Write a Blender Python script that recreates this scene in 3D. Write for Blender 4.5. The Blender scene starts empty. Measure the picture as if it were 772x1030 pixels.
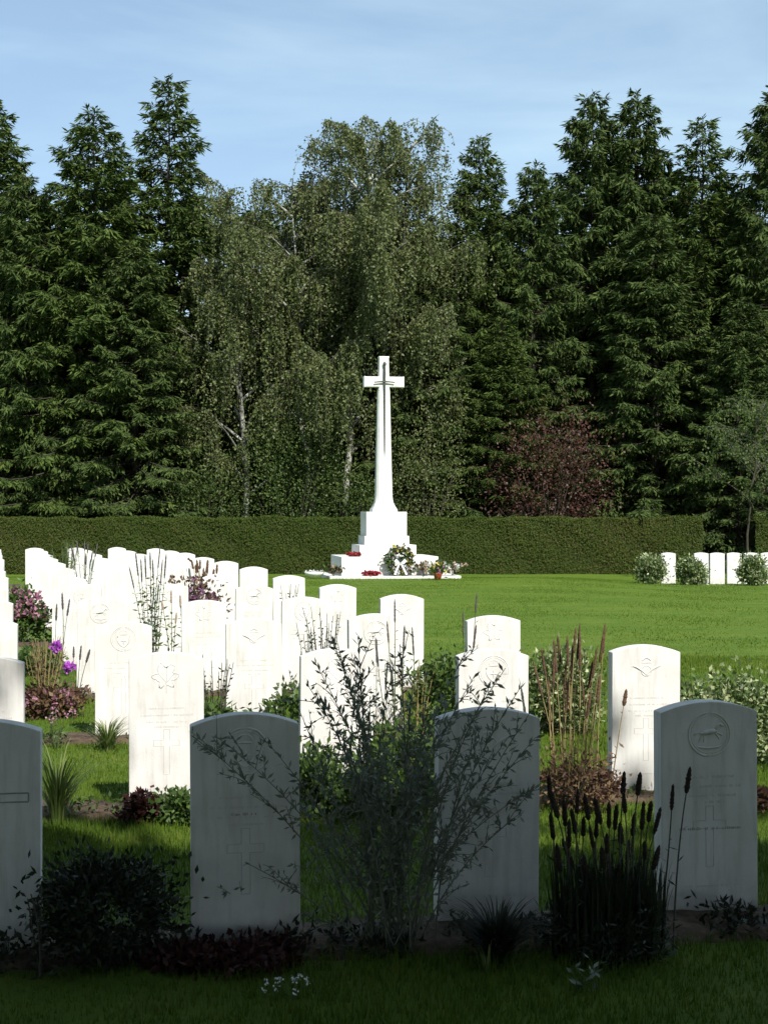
import bpy, bmesh, math, random
import numpy as np
from mathutils import Vector, Matrix

random.seed(7)
RNG = np.random.default_rng(11)
scn = bpy.context.scene
COL = scn.collection
R = math.radians
F = 1500.0          # focal length in photo pixels (772 x 1030 picture)
CAM_H = 1.52
HOR = 518.0
ROT = math.atan2(.135, .856)      # heading of the grave rows
P0 = np.array([-1.374, 5.14]); U = np.array([.856, .135]); V = np.array([-.636, 2.43])

def ss(a, b, x):
    t = np.clip((np.asarray(x, float) - a) / (b - a), 0, 1)
    return t * t * (3 - 2 * t)

def gz(x, y):
    return -.25 * ss(34, 45, y) - .12 * ss(4.0, 6.8, x) * ss(24, 36, y) * (1 - ss(37, 44, y))

def grave(c, r):
    p = P0 + c * U + r * V
    return float(p[0]), float(p[1])

def wx(px, d): return (px - 386) / F * d
def wz(py, d): return CAM_H - (py - HOR) / F * d

# ------------------------------------------------------------------ objects
def tag(o, label=None, cat=None, group=None, kind=None):
    if label: o['label'] = label
    if cat: o['category'] = cat
    if group: o['group'] = group
    if kind: o['kind'] = kind
    return o

def thing(name, label, cat, loc=(0, 0, 0), rz=0, group=None):
    o = bpy.data.objects.new(name, None); COL.objects.link(o)
    o.empty_display_size = .1
    o.location = loc; o.rotation_euler = (0, 0, rz)
    return tag(o, label, cat, group)

def link_mesh(name, me, mat, parent=None, smooth=False):
    if mat and not me.materials: me.materials.append(mat)
    if smooth:
        me.polygons.foreach_set('use_smooth', np.ones(len(me.polygons), bool))
    o = bpy.data.objects.new(name, me); COL.objects.link(o)
    if parent: o.parent = parent
    return o

def mesh_np(name, Vv, Fv):
    """Vv (n,3), Fv (m,k) same size faces"""
    me = bpy.data.meshes.new(name)
    Vv = np.asarray(Vv, np.float32); Fv = np.asarray(Fv, np.int32)
    k = Fv.shape[1]; m = len(Fv)
    me.vertices.add(len(Vv)); me.vertices.foreach_set('co', Vv.ravel())
    me.loops.add(m * k); me.loops.foreach_set('vertex_index', Fv.ravel())
    me.polygons.add(m)
    me.polygons.foreach_set('loop_start', np.arange(0, m * k, k, dtype=np.int32))
    try: me.polygons.foreach_set('loop_total', np.full(m, k, np.int32))
    except Exception: pass
    me.update(calc_edges=True)
    return me

def unit(a):
    a = np.asarray(a, float)
    return a / np.maximum(np.linalg.norm(a, axis=-1, keepdims=True), 1e-9)

def leaf_geo(P, D, N, L, W, mid=.45):
    P = np.asarray(P, float); D = unit(D)
    S = unit(np.cross(D, N))
    n = len(P)
    L = np.broadcast_to(np.asarray(L, float), (n,))[:, None]; W = np.broadcast_to(np.asarray(W, float), (n,))[:, None]
    m = P + D * L * mid
    Vv = np.stack([P, m + S * W / 2, P + D * L, m - S * W / 2], 1).reshape(-1, 3)
    Fv = np.arange(4 * n).reshape(-1, 4)
    return Vv, Fv

def leaf_mesh(name, *a, **k):
    return mesh_np(name, *leaf_geo(*a, **k))

def rand_dir(n, rng=None):
    rng = rng or RNG
    return unit(rng.normal(size=(n, 3)))

class Tubes:
    def __init__(self, sides=5): self.v = []; self.f = []; self.n = 0; self.s = sides
    def add(self, pts, rad, cap=True):
        pts = np.asarray(pts, float); k = len(pts); s = self.s
        rad = np.broadcast_to(np.asarray(rad, float), (k,))
        T = unit(np.gradient(pts, axis=0))
        ref = np.array([0, 0, 1.]) if abs(T[0][2]) < .9 else np.array([1., 0, 0])
        A = unit(np.cross(T, ref)); B = np.cross(T, A)
        ang = np.arange(s) * 2 * math.pi / s
        ring = pts[:, None] + rad[:, None, None] * (np.cos(ang)[None, :, None] * A[:, None] + np.sin(ang)[None, :, None] * B[:, None])
        self.v.append(ring.reshape(-1, 3))
        i = np.arange(k - 1)[:, None] * s; j = np.arange(s)[None]; jn = (j + 1) % s
        q = np.stack([i + j, i + jn, i + s + jn, i + s + j], -1).reshape(-1, 4) + self.n
        self.f.append(q); self.n += k * s
    def mesh(self, name):
        return mesh_np(name, np.concatenate(self.v), np.concatenate(self.f))

def curve(a, b, bend, n=7):
    a = np.asarray(a, float); b = np.asarray(b, float); t = np.linspace(0, 1, n)[:, None]
    m = (a + b) / 2 + np.asarray(bend, float)
    return (1 - t) ** 2 * a + 2 * t * (1 - t) * m + t * t * b

def bm_box(bm, x0, x1, y0, y1, z0, z1):
    r = bmesh.ops.create_cube(bm, size=1)
    for v in r['verts']:
        v.co = Vector(((x0 + x1) / 2 + v.co.x * (x1 - x0), (y0 + y1) / 2 + v.co.y * (y1 - y0), (z0 + z1) / 2 + v.co.z * (z1 - z0)))
    return r['verts']

def bm_mesh(bm, name):
    me = bpy.data.meshes.new(name); bm.normal_update(); bm.to_mesh(me); bm.free(); return me

def bevel_all(bm, off, seg=2, ang=.5):
    es = [e for e in bm.edges if len(e.link_faces) == 2 and e.calc_face_angle(0) > ang]
    bmesh.ops.bevel(bm, geom=es, offset=off, segments=seg, profile=.6, affect='EDGES')

# ---------------------------------------------------------------- materials
def new_mat(name):
    m = bpy.data.materials.new(name); m.use_nodes = True
    nt = m.node_tree; nt.nodes.clear()
    out = nt.nodes.new('ShaderNodeOutputMaterial')
    return m, nt, out

def N(nt, t, **kw):
    n = nt.nodes.new(t)
    for k, v in kw.items(): setattr(n, k, v)
    return n

def ramp(nt, cols, fac=None):
    r = nt.nodes.new('ShaderNodeValToRGB')
    e = r.color_ramp.elements
    while len(e) < len(cols): e.new(.5)
    for i, (p, c) in enumerate(cols):
        e[i].position = p; e[i].color = (*c, 1)
    if fac is not None: nt.links.new(fac, r.inputs['Fac'])
    return r

def noise(nt, scale, detail=4, rough=.6, coord='Object'):
    tc = nt.nodes.new('ShaderNodeTexCoord'); n = nt.nodes.new('ShaderNodeTexNoise')
    n.inputs['Scale'].default_value = scale; n.inputs['Detail'].default_value = detail; n.inputs['Roughness'].default_value = rough
    nt.links.new(tc.outputs[coord], n.inputs['Vector'])
    return n

def leaf_mat(name, cols, trans=.25, rough=.55, nscale=.6, spec=.3):
    """cols: list of 3 colours from rare/darker kind to paler kind, mixed leaf by leaf and clump by clump"""
    m, nt, out = new_mat(name)
    geo = N(nt, 'ShaderNodeNewGeometry'); nz = noise(nt, nscale, 3)
    mx = N(nt, 'ShaderNodeMath', operation='MULTIPLY_ADD'); mx.inputs[1].default_value = .55
    nt.links.new(geo.outputs['Random Per Island'], mx.inputs[0])
    m2 = N(nt, 'ShaderNodeMath', operation='MULTIPLY'); m2.inputs[1].default_value = .5
    nt.links.new(nz.outputs['Fac'], m2.inputs[0]); nt.links.new(m2.outputs[0], mx.inputs[2])
    k = len(cols)
    rp = ramp(nt, [(.15 + .7 * i / (k - 1), c) for i, c in enumerate(cols)], mx.outputs[0])
    p = N(nt, 'ShaderNodeBsdfPrincipled'); p.inputs['Roughness'].default_value = rough
    p.inputs['Specular IOR Level'].default_value = spec
    nt.links.new(rp.outputs['Color'], p.inputs['Base Color'])
    if trans > 0:
        t = N(nt, 'ShaderNodeBsdfTranslucent'); nt.links.new(rp.outputs['Color'], t.inputs['Color'])
        ms = N(nt, 'ShaderNodeMixShader'); ms.inputs[0].default_value = trans
        nt.links.new(p.outputs[0], ms.inputs[1]); nt.links.new(t.outputs[0], ms.inputs[2])
        nt.links.new(ms.outputs[0], out.inputs['Surface'])
    else:
        nt.links.new(p.outputs[0], out.inputs['Surface'])
    return m

def plain_mat(name, cols, scale=8, rough=.8, bump=0, bscale=30, metallic=0, spec=.3):
    m, nt, out = new_mat(name)
    nz = noise(nt, scale, 5)
    k = len(cols)
    rp = ramp(nt, [(.3 + .4 * i / max(1, k - 1), c) for i, c in enumerate(cols)], nz.outputs['Fac'])
    p = N(nt, 'ShaderNodeBsdfPrincipled'); p.inputs['Roughness'].default_value = rough; p.inputs['Metallic'].default_value = metallic
    p.inputs['Specular IOR Level'].default_value = spec
    nt.links.new(rp.outputs['Color'], p.inputs['Base Color'])
    if bump:
        b = N(nt, 'ShaderNodeBump'); b.inputs['Strength'].default_value = bump; b.inputs['Distance'].default_value = .01
        nb = noise(nt, bscale, 6); nt.links.new(nb.outputs['Fac'], b.inputs['Height']); nt.links.new(b.outputs[0], p.inputs['Normal'])
    nt.links.new(p.outputs[0], out.inputs['Surface'])
    return m

def stone_mat():
    m, nt, out = new_mat('portland_stone')
    oi = N(nt, 'ShaderNodeObjectInfo'); tc = N(nt, 'ShaderNodeTexCoord')
    off = N(nt, 'ShaderNodeVectorMath', operation='ADD')
    rv = N(nt, 'ShaderNodeVectorMath', operation='SCALE'); rv.inputs['Scale'].default_value = 37.
    cmb = N(nt, 'ShaderNodeCombineXYZ')
    for i in range(3): nt.links.new(oi.outputs['Random'], cmb.inputs[i])
    nt.links.new(cmb.outputs[0], rv.inputs[0])
    nt.links.new(tc.outputs['Object'], off.inputs[0]); nt.links.new(rv.outputs[0], off.inputs[1])
    def nz(s, d, r=.6, stretch=None):
        n = N(nt, 'ShaderNodeTexNoise'); n.inputs['Scale'].default_value = s; n.inputs['Detail'].default_value = d; n.inputs['Roughness'].default_value = r
        src = off.outputs[0]
        if stretch:
            mp = N(nt, 'ShaderNodeMapping'); mp.inputs['Scale'].default_value = stretch
            nt.links.new(src, mp.inputs['Vector']); src = mp.outputs[0]
        nt.links.new(src, n.inputs['Vector']); return n
    base = ramp(nt, [(.25, (.58, .562, .53)), (.55, (.68, .668, .64)), (.8, (.72, .71, .69))], nz(5, 6).outputs['Fac'])
    # soil splash and lichen stain near the foot, rain streaks below the top
    sep = N(nt, 'ShaderNodeSeparateXYZ'); nt.links.new(tc.outputs['Object'], sep.inputs[0])
    foot = N(nt, 'ShaderNodeMapRange'); foot.inputs['From Min'].default_value = .0; foot.inputs['From Max'].default_value = .16
    foot.inputs['To Min'].default_value = .75; foot.inputs['To Max'].default_value = 0.
    nt.links.new(sep.outputs['Z'], foot.inputs['Value'])
    fm = N(nt, 'ShaderNodeMath', operation='MULTIPLY'); nt.links.new(foot.outputs[0], fm.inputs[0])
    fr = ramp(nt, [(.35, (0, 0, 0)), (.7, (1, 1, 1))], nz(14, 5).outputs['Fac']); nt.links.new(fr.outputs['Color'], fm.inputs[1])
    mix = N(nt, 'ShaderNodeMix', data_type='RGBA'); nt.links.new(fm.outputs[0], mix.inputs['Factor'])
    nt.links.new(base.outputs['Color'], mix.inputs['A']); mix.inputs['B'].default_value = (.30, .29, .20, 1)
    st = ramp(nt, [(.48, (0, 0, 0)), (.76, (.55, .55, .55))], nz(9, 4, .6, (3, 3, .35)).outputs['Fac'])
    mix2 = N(nt, 'ShaderNodeMix', data_type='RGBA'); nt.links.new(st.outputs['Color'], mix2.inputs['Factor'])
    nt.links.new(mix.outputs['Result'], mix2.inputs['A']); mix2.inputs['B'].default_value = (.40, .385, .34, 1)
    p = N(nt, 'ShaderNodeBsdfPrincipled'); p.inputs['Roughness'].default_value = .85; p.inputs['Specular IOR Level'].default_value = .2
    nt.links.new(mix2.outputs['Result'], p.inputs['Base Color'])
    b = N(nt, 'ShaderNodeBump'); b.inputs['Strength'].default_value = .25; b.inputs['Distance'].default_value = .004
    nt.links.new(nz(90, 6, .7).outputs['Fac'], b.inputs['Height']); nt.links.new(b.outputs[0], p.inputs['Normal'])
    nt.links.new(p.outputs[0], out.inputs['Surface'])
    return m

M = {}
M['stone'] = stone_mat()
M['carved'] = plain_mat('engraving_shade', [(.50, .485, .45), (.58, .565, .53)], 20, .9)  # greyer than the slab: colour stands in for shade in engraved strokes
M['incised_shade'] = plain_mat('engraving_shade_dark', [(.26, .25, .23), (.36, .35, .32)], 30, .9)  # darker grey painted for the shade in the deeper cuts
M['bronze'] = plain_mat('dark_bronze', [(.05, .06, .05), (.10, .11, .09)], 10, .55, metallic=.4)
M['soil'] = plain_mat('bed_soil', [(.03, .020, .013), (.075, .05, .032), (.13, .095, .062)], 16, .95, bump=.9, bscale=40)
M['spruce'] = leaf_mat('spruce_needles', [(.028, .050, .012), (.055, .088, .018), (.098, .132, .034)], .15, .75, .9, .12)
M['spruce_dark'] = leaf_mat('spruce_needles_dark', [(.028, .050, .014), (.052, .082, .021), (.090, .120, .034)], .15, .75, .9, .12)
M['birch'] = leaf_mat('birch_leaves', [(.062, .086, .027), (.106, .132, .042), (.158, .176, .066)], .3, .5, .7)
M['hazel'] = leaf_mat('hazel_leaves', [(.035, .065, .018), (.07, .11, .025), (.11, .15, .04)], .3, .5, .8)
M['copper'] = leaf_mat('copper_leaves', [(.034, .022, .017), (.068, .035, .025), (.13, .055, .036)], .25, .5, 1.2)
M['canopy'] = leaf_mat('canopy_leaves', [(.022, .04, .011), (.034, .056, .014), (.046, .072, .02)], .04, .6, .6, .15)
M['hedge'] = leaf_mat('hedge_leaves', [(.030, .056, .010), (.044, .072, .012), (.056, .080, .015), (.090, .078, .024)], .15, .7, .22, .1)
M['hedge_in'] = plain_mat('hedge_inner_dark', [(.02, .025, .01), (.035, .03, .015)], 6)  # near-black colour standing in for shade inside the hedge
M['bark'] = plain_mat('brown_bark', [(.03, .026, .018), (.065, .055, .04)], 6, .9, .8, 14)
M['birchbark'] = None
M['stem'] = plain_mat('green_stems', [(.05, .08, .025), (.10, .12, .04)], 20, .7)
M['silverstem'] = plain_mat('grey_green_stems', [(.09, .10, .07), (.17, .18, .13)], 20, .7)
M['drystem'] = plain_mat('dry_stems', [(.20, .15, .07), (.34, .27, .12)], 20, .8)
M['darkstem'] = plain_mat('dark_stems', [(.05, .05, .038), (.10, .09, .065)], 20, .8)
M['wiry'] = leaf_mat('grey_green_leaves', [(.10, .12, .085), (.16, .185, .14), (.24, .265, .21)], .2, .6, 3)
M['fern'] = leaf_mat('green_herb_leaves', [(.03, .06, .015), (.06, .11, .025), (.11, .17, .04)], .3, .5, 4)
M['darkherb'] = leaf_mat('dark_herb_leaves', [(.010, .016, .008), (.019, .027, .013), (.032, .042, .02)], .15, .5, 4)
M['varieg'] = leaf_mat('variegated_leaves', [(.03, .07, .018), (.07, .12, .03), (.20, .25, .10), (.50, .52, .30)], .25, .45, 5)
M['redleaf'] = leaf_mat('dark_red_leaves', [(.025, .012, .011), (.05, .018, .016), (.085, .03, .025)], .25, .5, 5)
M['brownleaf'] = leaf_mat('brown_dying_leaves', [(.05, .025, .022), (.10, .055, .035), (.20, .13, .06)], .25, .6, 5)
M['blade'] = leaf_mat('arching_blades', [(.05, .09, .02), (.11, .16, .04), (.24, .26, .10)], .3, .5, 5)
M['brownhead'] = plain_mat('brown_seed_heads', [(.07, .04, .025), (.16, .09, .05)], 60, .9, .8, 200)
M['blackhead'] = plain_mat('dark_seed_heads', [(.02, .016, .012), (.05, .035, .025)], 60, .9, .8, 200)
M['greyhead'] = plain_mat('grey_purple_spikes', [(.05, .05, .045), (.11, .09, .105)], 60, .9)
M['purple'] = leaf_mat('purple_petals', [(.22, .03, .30), (.42, .08, .50), (.55, .16, .62)], .3, .5, 8)
M['pink'] = leaf_mat('pink_petals', [(.26, .08, .15), (.40, .18, .26), (.52, .34, .38)], .3, .5, 8)
M['mauve'] = leaf_mat('mauve_petals', [(.12, .05, .10), (.24, .12, .2), (.36, .22, .32)], .3, .5, 8)
M['dusty'] = leaf_mat('dusty_petals', [(.28, .2, .14), (.42, .32, .24), (.55, .46, .38)], .3, .5, 8)
M['whitepetal'] = leaf_mat('white_petals', [(.6, .6, .58), (.75, .75, .72), (.82, .82, .8)], .3, .5, 8)
M['yellow'] = leaf_mat('yellow_petals', [(.6, .5, .08), (.7, .6, .15), (.75, .7, .35)], .3, .5, 8)
M['poppy'] = leaf_mat('poppy_red', [(.16, .012, .02), (.24, .018, .028), (.32, .03, .045)], .1, .6, 8)
M['pot'] = plain_mat('red_pot', [(.40, .06, .03), (.5, .09, .04)], 8, .5)
M['ribbon'] = plain_mat('white_ribbon', [(.7, .7, .68), (.8, .8, .78)], 8, .5)

def birch_bark():
    m, nt, out = new_mat('birch_bark')
    nz = noise(nt, 3, 6, .7); mp = N(nt, 'ShaderNodeMapping'); mp.inputs['Scale'].default_value = (1, 1, .6)
    tc = N(nt, 'ShaderNodeTexCoord'); nt.links.new(tc.outputs['Object'], mp.inputs['Vector']); nt.links.new(mp.outputs[0], nz.inputs['Vector'])
    rp = ramp(nt, [(.39, (.03, .03, .026)), (.50, (.17, .17, .14)), (.62, (.52, .51, .46))], nz.outputs['Fac'])
    p = N(nt, 'ShaderNodeBsdfPrincipled'); p.inputs['Roughness'].default_value = .8
    nt.links.new(rp.outputs['Color'], p.inputs['Base Color']); nt.links.new(p.outputs[0], out.inputs['Surface'])
    return m
M['birchbark'] = birch_bark()

def lawn_mat(name, blades):
    m, nt, out = new_mat(name)
    nA = noise(nt, .9, 5, .65); mpA = N(nt, 'ShaderNodeMapping'); mpA.inputs['Scale'].default_value = (.22, 1.5, 1); tcA = N(nt, 'ShaderNodeTexCoord'); nt.links.new(tcA.outputs['Object'], mpA.inputs['Vector']); nt.links.new(mpA.outputs[0], nA.inputs['Vector']); nB = noise(nt, 2.2, 5, .7)
    ad = N(nt, 'ShaderNodeMath', operation='MULTIPLY_ADD'); ad.inputs[1].default_value = .5
    nt.links.new(nB.outputs['Fac'], ad.inputs[0])
    h = N(nt, 'ShaderNodeMath', operation='MULTIPLY'); h.inputs[1].default_value = .5; nt.links.new(nA.outputs['Fac'], h.inputs[0]); nt.links.new(h.outputs[0], ad.inputs[2])
    fac = ad.outputs[0]
    if blades:
        geo = N(nt, 'ShaderNodeNewGeometry'); a2 = N(nt, 'ShaderNodeMath', operation='MULTIPLY_ADD'); a2.inputs[1].default_value = .30
        nt.links.new(geo.outputs['Random Per Island'], a2.inputs[0])
        sb = N(nt, 'ShaderNodeMath', operation='SUBTRACT'); sb.inputs[1].default_value = .15; nt.links.new(fac, sb.inputs[0]); nt.links.new(sb.outputs[0], a2.inputs[2]); fac = a2.outputs[0]
    rp = ramp(nt, [(.28, (.048, .098, .010)), (.46, (.084, .145, .014)), (.60, (.115, .168, .020)), (.75, (.165, .19, .04))], fac)
    p = N(nt, 'ShaderNodeBsdfPrincipled'); p.inputs['Roughness'].default_value = .75; p.inputs['Specular IOR Level'].default_value = .15
    nt.links.new(rp.outputs['Color'], p.inputs['Base Color'])
    if blades:
        t = N(nt, 'ShaderNodeBsdfTranslucent'); nt.links.new(rp.outputs['Color'], t.inputs['Color'])
        ms = N(nt, 'ShaderNodeMixShader'); ms.inputs[0].default_value = .3
        nt.links.new(p.outputs[0], ms.inputs[1]); nt.links.new(t.outputs[0], ms.inputs[2]); nt.links.new(ms.outputs[0], out.inputs['Surface'])
    else:
        b = N(nt, 'ShaderNodeBump'); b.inputs['Strength'].default_value = .9; b.inputs['Distance'].default_value = .03
        nb = noise(nt, 28, 6, .75); nt.links.new(nb.outputs['Fac'], b.inputs['Height']); nt.links.new(b.outputs[0], p.inputs['Normal'])
        nt.links.new(p.outputs[0], out.inputs['Surface'])
    return m
M['lawn'] = lawn_mat('lawn_ground', False)
M['blades'] = lawn_mat('lawn_blades', True)

# ------------------------------------------------------------------- ground
def build_ground():
    xs = np.concatenate([np.linspace(-400, -30, 12), np.linspace(-25, 25, 101), np.linspace(30, 400, 12)])
    ys = np.concatenate([np.linspace(-200, -12, 10), np.linspace(-10, 60, 141), np.linspace(70, 700, 14)])
    X, Y = np.meshgrid(xs, ys)
    Z = gz(X, Y) + .008 * np.sin(X * 1.7 + Y * .6) * np.cos(Y * 1.1 - X * .4) * (np.abs(X) < 26)
    Vv = np.stack([X, Y, Z], -1).reshape(-1, 3)
    w = len(xs); i = (np.arange(len(ys) - 1)[:, None] * w + np.arange(w - 1)[None]).ravel()
    me = mesh_np('ground', Vv, np.stack([i, i + 1, i + w + 1, i + w], 1))
    tag(link_mesh('lawn_ground', me, M['lawn'], smooth=True), kind='structure')

UN = U / np.linalg.norm(U); PN = np.array([-UN[1], UN[0]])
def bed_dist(x, y):
    """signed perpendicular distance to the nearest grave row centre line, and column coordinate"""
    q = np.stack([x - P0[0], y - P0[1]], -1)
    perp = q @ PN; step = V @ PN
    r = np.clip(np.round(perp / step), 0, 11)
    dd = perp - r * step
    along = (q - r[..., None] * V) @ UN / np.linalg.norm(U)
    return dd, along

def build_beds():
    for r in range(12):
        n = 90
        c = np.linspace(-1.6, 4.42, n)
        rng = np.random.default_rng(r + 50)
        wob = np.convolve(rng.normal(size=n + 8), np.ones(9) / 9, 'valid')[:n] * .05
        wob2 = np.convolve(rng.normal(size=n + 8), np.ones(9) / 9, 'valid')[:n] * .05
        base = P0 + r * V + c[:, None] * U
        rows = []
        for k, o in enumerate((-.27, -.19, -.06, .08, .17, .24)):
            off = o + (wob if o < 0 else wob2) * (1 if abs(o) > .1 else .3)
            p = base + PN * off[:, None]
            hgt = (.004, .022, .03, .03, .022, .004)[k]
            z = gz(p[:, 0], p[:, 1]) + hgt + rng.normal(size=n) * .006 * (hgt > .01)
            if k in (0, 5): z -= .02
            rows.append(np.column_stack([p, z]))
        Vv = np.stack(rows, 1).reshape(-1, 3)
        i = (np.arange(n - 1)[:, None] * 6 + np.arange(5)[None]).ravel()
        me = mesh_np('bed', Vv, np.stack([i, i + 6, i + 7, i + 1], 1)[:, ::-1])
        tag(link_mesh('flower_bed', me, M['soil'], smooth=True), kind='structure')

def build_grass():
    rng = np.random.default_rng(5)
    def patch(y0, y1, n, hmin, hmax, w):
        y = np.sqrt(rng.uniform(y0 ** 2, y1 ** 2, n)); x = rng.uniform(-.30, .30, n) * y
        dd, al = bed_dist(x, y)
        wob = .03 * np.sin(x * 9 + y * 3) + .02 * np.sin(x * 23)
        keep = ~((dd > -.20 + wob) & (dd < .19 + wob) & (al < 4.4))
        # a few blades stray over the bed edges
        keep |= rng.random(n) < .03
        x, y = x[keep], y[keep]; n = len(x)
        h = rng.uniform(hmin, hmax, n) * (1 + .35 * np.sin(x * 2.1 + 1.3) * np.sin(y * 1.7)); w = rng.uniform(.7, 1.3, n) * w
        a = rng.uniform(0, 2 * math.pi, n); lean = rng.normal(0, .38, n)
        dirv = np.stack([np.cos(a) * lean, np.sin(a) * lean, np.ones(n)], 1)
        P = np.stack([x, y, gz(x, y) - .012], 1)
        b = rng.uniform(0, math.pi, n)
        Nn = np.stack([np.cos(b), np.sin(b), np.zeros(n)], 1)
        return leaf_geo(P, dirv, Nn, h + .012, w, mid=.3)
    parts = [patch(3.6, 9, 90000, .022, .05, .005), patch(9, 16, 110000, .02, .038, .008), patch(16, 40, 120000, .010, .024, .014)]
    Vs, Fs, o = [], [], 0
    for v, f in parts: Vs.append(v); Fs.append(f + o); o += len(v)
    me = mesh_np('grass', np.concatenate(Vs), np.concatenate(Fs))
    tag(link_mesh('mown_grass', me, M['blades']), 'short mown green lawn grass between the grave rows', 'grass', kind='stuff')

# --------------------------------------------------------------- headstones
def slab_mesh(w=.381, h=.813, t=.085, rise=.038, bev=.004):
    bm = bmesh.new()
    pts = [(-w / 2, -.14), (w / 2, -.14)]
    n = 14
    for i in range(n + 1):
        x = w / 2 - w * i / n
        pts.append((x, h - rise * (2 * x / w) ** 2))
    vs = [bm.verts.new((x, -t / 2, z)) for x, z in pts]
    f = bm.faces.new(vs)
    e = bmesh.ops.extrude_face_region(bm, geom=[f])
    bmesh.ops.translate(bm, vec=(0, t, 0), verts=[v for v in e['geom'] if isinstance(v, bmesh.types.BMVert)])
    bmesh.ops.recalc_face_normals(bm, faces=bm.faces)
    bevel_all(bm, bev, 2, .4)
    return bm_mesh(bm, 'slab')

TF = -.0425   # front face of a slab
def ring_pts(r, z, y, n=28): 
    a = np.linspace(0, 2 * math.pi, n + 1)
    return np.column_stack([np.cos(a) * r, np.full(n + 1, y), z + np.sin(a) * r])

def badge_mesh(kind):
    """carved regimental badge in low relief"""
    t = Tubes(5); z = .69; y = TF - .0002
    rng = random.Random(kind)
    if kind in ('ring', 'crown'):
        t.add(ring_pts(.082, z, y), .0035); t.add(ring_pts(.072, z, y), .002)
        def st(p, q, r, bend=(0, 0)):
            c = curve((p[0], y, z + p[1]), (q[0], y, z + q[1]), (bend[0], 0, bend[1]), 7)
            t.add(c, np.asarray(r, float) if np.ndim(r) else np.full(7, r) * [.5, .9, 1, 1, 1, .9, .5])
        if kind == 'ring':      # running horse above a scroll
            st((-.034, .002), (.028, .012), .011, (0, .004)); st((.022, .014), (.040, .040), .007); st((.036, .040), (.056, .030), .0055)
            for p, q in (((.024, .006), (.052, -.006)), ((.020, .004), (.040, -.020)), ((-.030, -.002), (-.044, -.028)), ((-.024, -.002), (-.022, -.030))): st(p, q, .0035, (.004, .002))
            st((-.036, .006), (-.060, -.004), .003, (-.004, .01)); st((-.046, -.046), (.046, -.046), .0045, (0, -.012))
        else:                   # crown over an oval wreath
            st((-.026, .030), (.026, .030), .004); st((-.026, .034), (0, .058), .003, (-.012, .012)); st((.026, .034), (0, .058), .003, (.012, .012)); st((0, .034), (0, .058), .0025)
            st((0, -.058), (-.040, .018), .005, (-.026, -.008)); st((0, -.058), (.040, .018), .005, (.026, -.008))
            st((-.02, -.014), (.02, -.014), .004); st((0, .008), (0, -.038), .004)
    elif kind == 'leaf':
        a = np.linspace(0, 2 * math.pi, 45)
        r = .055 + .022 * np.abs(np.sin(a * 2.5 + .4)) * np.cos(a * 6) + .01 * np.sin(a)
        t.add(np.column_stack([np.cos(a) * r, np.full(45, y), z + np.sin(a) * r]), .003)
        t.add([(0, y, z - .085), (0, y, z - .02), (0, y, z + .04)], .0025)
        for s in (-1, 1): t.add([(0, y, z - .03), (s * .025, y, z), (s * .04, y, z + .015)], .002)
    else:
        t.add(curve((-.08, y, z + .01), (0, y, z - .035), (-.02, 0, .03)), [.002, .005, .007, .007, .006, .004, .003])
        t.add(curve((.08, y, z + .01), (0, y, z - .035), (.02, 0, .03)), [.002, .005, .007, .007, .006, .004, .003])
        t.add(ring_pts(.028, z - .015, y, 18), .003)
        t.add(curve((-.025, y, z + .04), (.025, y, z + .04), (0, 0, .03)), .004); t.add([(-.027, y, z + .03), (.027, y, z + .03)], .003)
    if kind not in ('ring',):
        for k, v in enumerate(t.v): t.v[k] = v * np.array([1, .0, 1]) + np.array([0, TF - .0002, 0]) + (v - np.array([0, TF - .0002, 0])) * np.array([0, .55, 0])
    return t.mesh('badge')

def letters_mesh(seed, zs):
    """worn, unreadable lettering: rows of tiny broken strokes"""
    rng = random.Random(seed); bm = bmesh.new()
    for z, half in zs:
        x = -half
        while x < half:
            w = rng.uniform(.0022, .0055)
            if rng.random() < .86:
                hh = rng.uniform(.004, .0062)
                bm_box(bm, x, x + w, TF - .0012, TF + .004, z - hh, z + hh * rng.uniform(.2, 1))
            x += w + rng.uniform(.002, .0045) + (.008 if rng.random() < .12 else 0)
    return bm_mesh(bm, 'letters')

def cross_mesh(w=.13, z0=.19, z1=.42, th=.011, round_=False):
    bm = bmesh.new(); a = w / 2; s = .03; zc = z1 - .07
    pts = [(-s / 2, z0), (s / 2, z0), (s / 2, zc - s / 2), (a, zc - s / 2), (a, zc + s / 2), (s / 2, zc + s / 2), (s / 2, z1), (-s / 2, z1), (-s / 2, zc + s / 2), (-a, zc + s / 2), (-a, zc - s / 2), (-s / 2, zc - s / 2)]
    t = Tubes(4); y = TF
    for p, q in zip(pts, pts[1:] + pts[:1]): t.add([(p[0], y, p[1]), (q[0], y, q[1])], .0026 if round_ else .0015)
    if round_: t.add(ring_pts(.05, zc, y), .005)
    bm.free()
    return t.mesh('cross')

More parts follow.
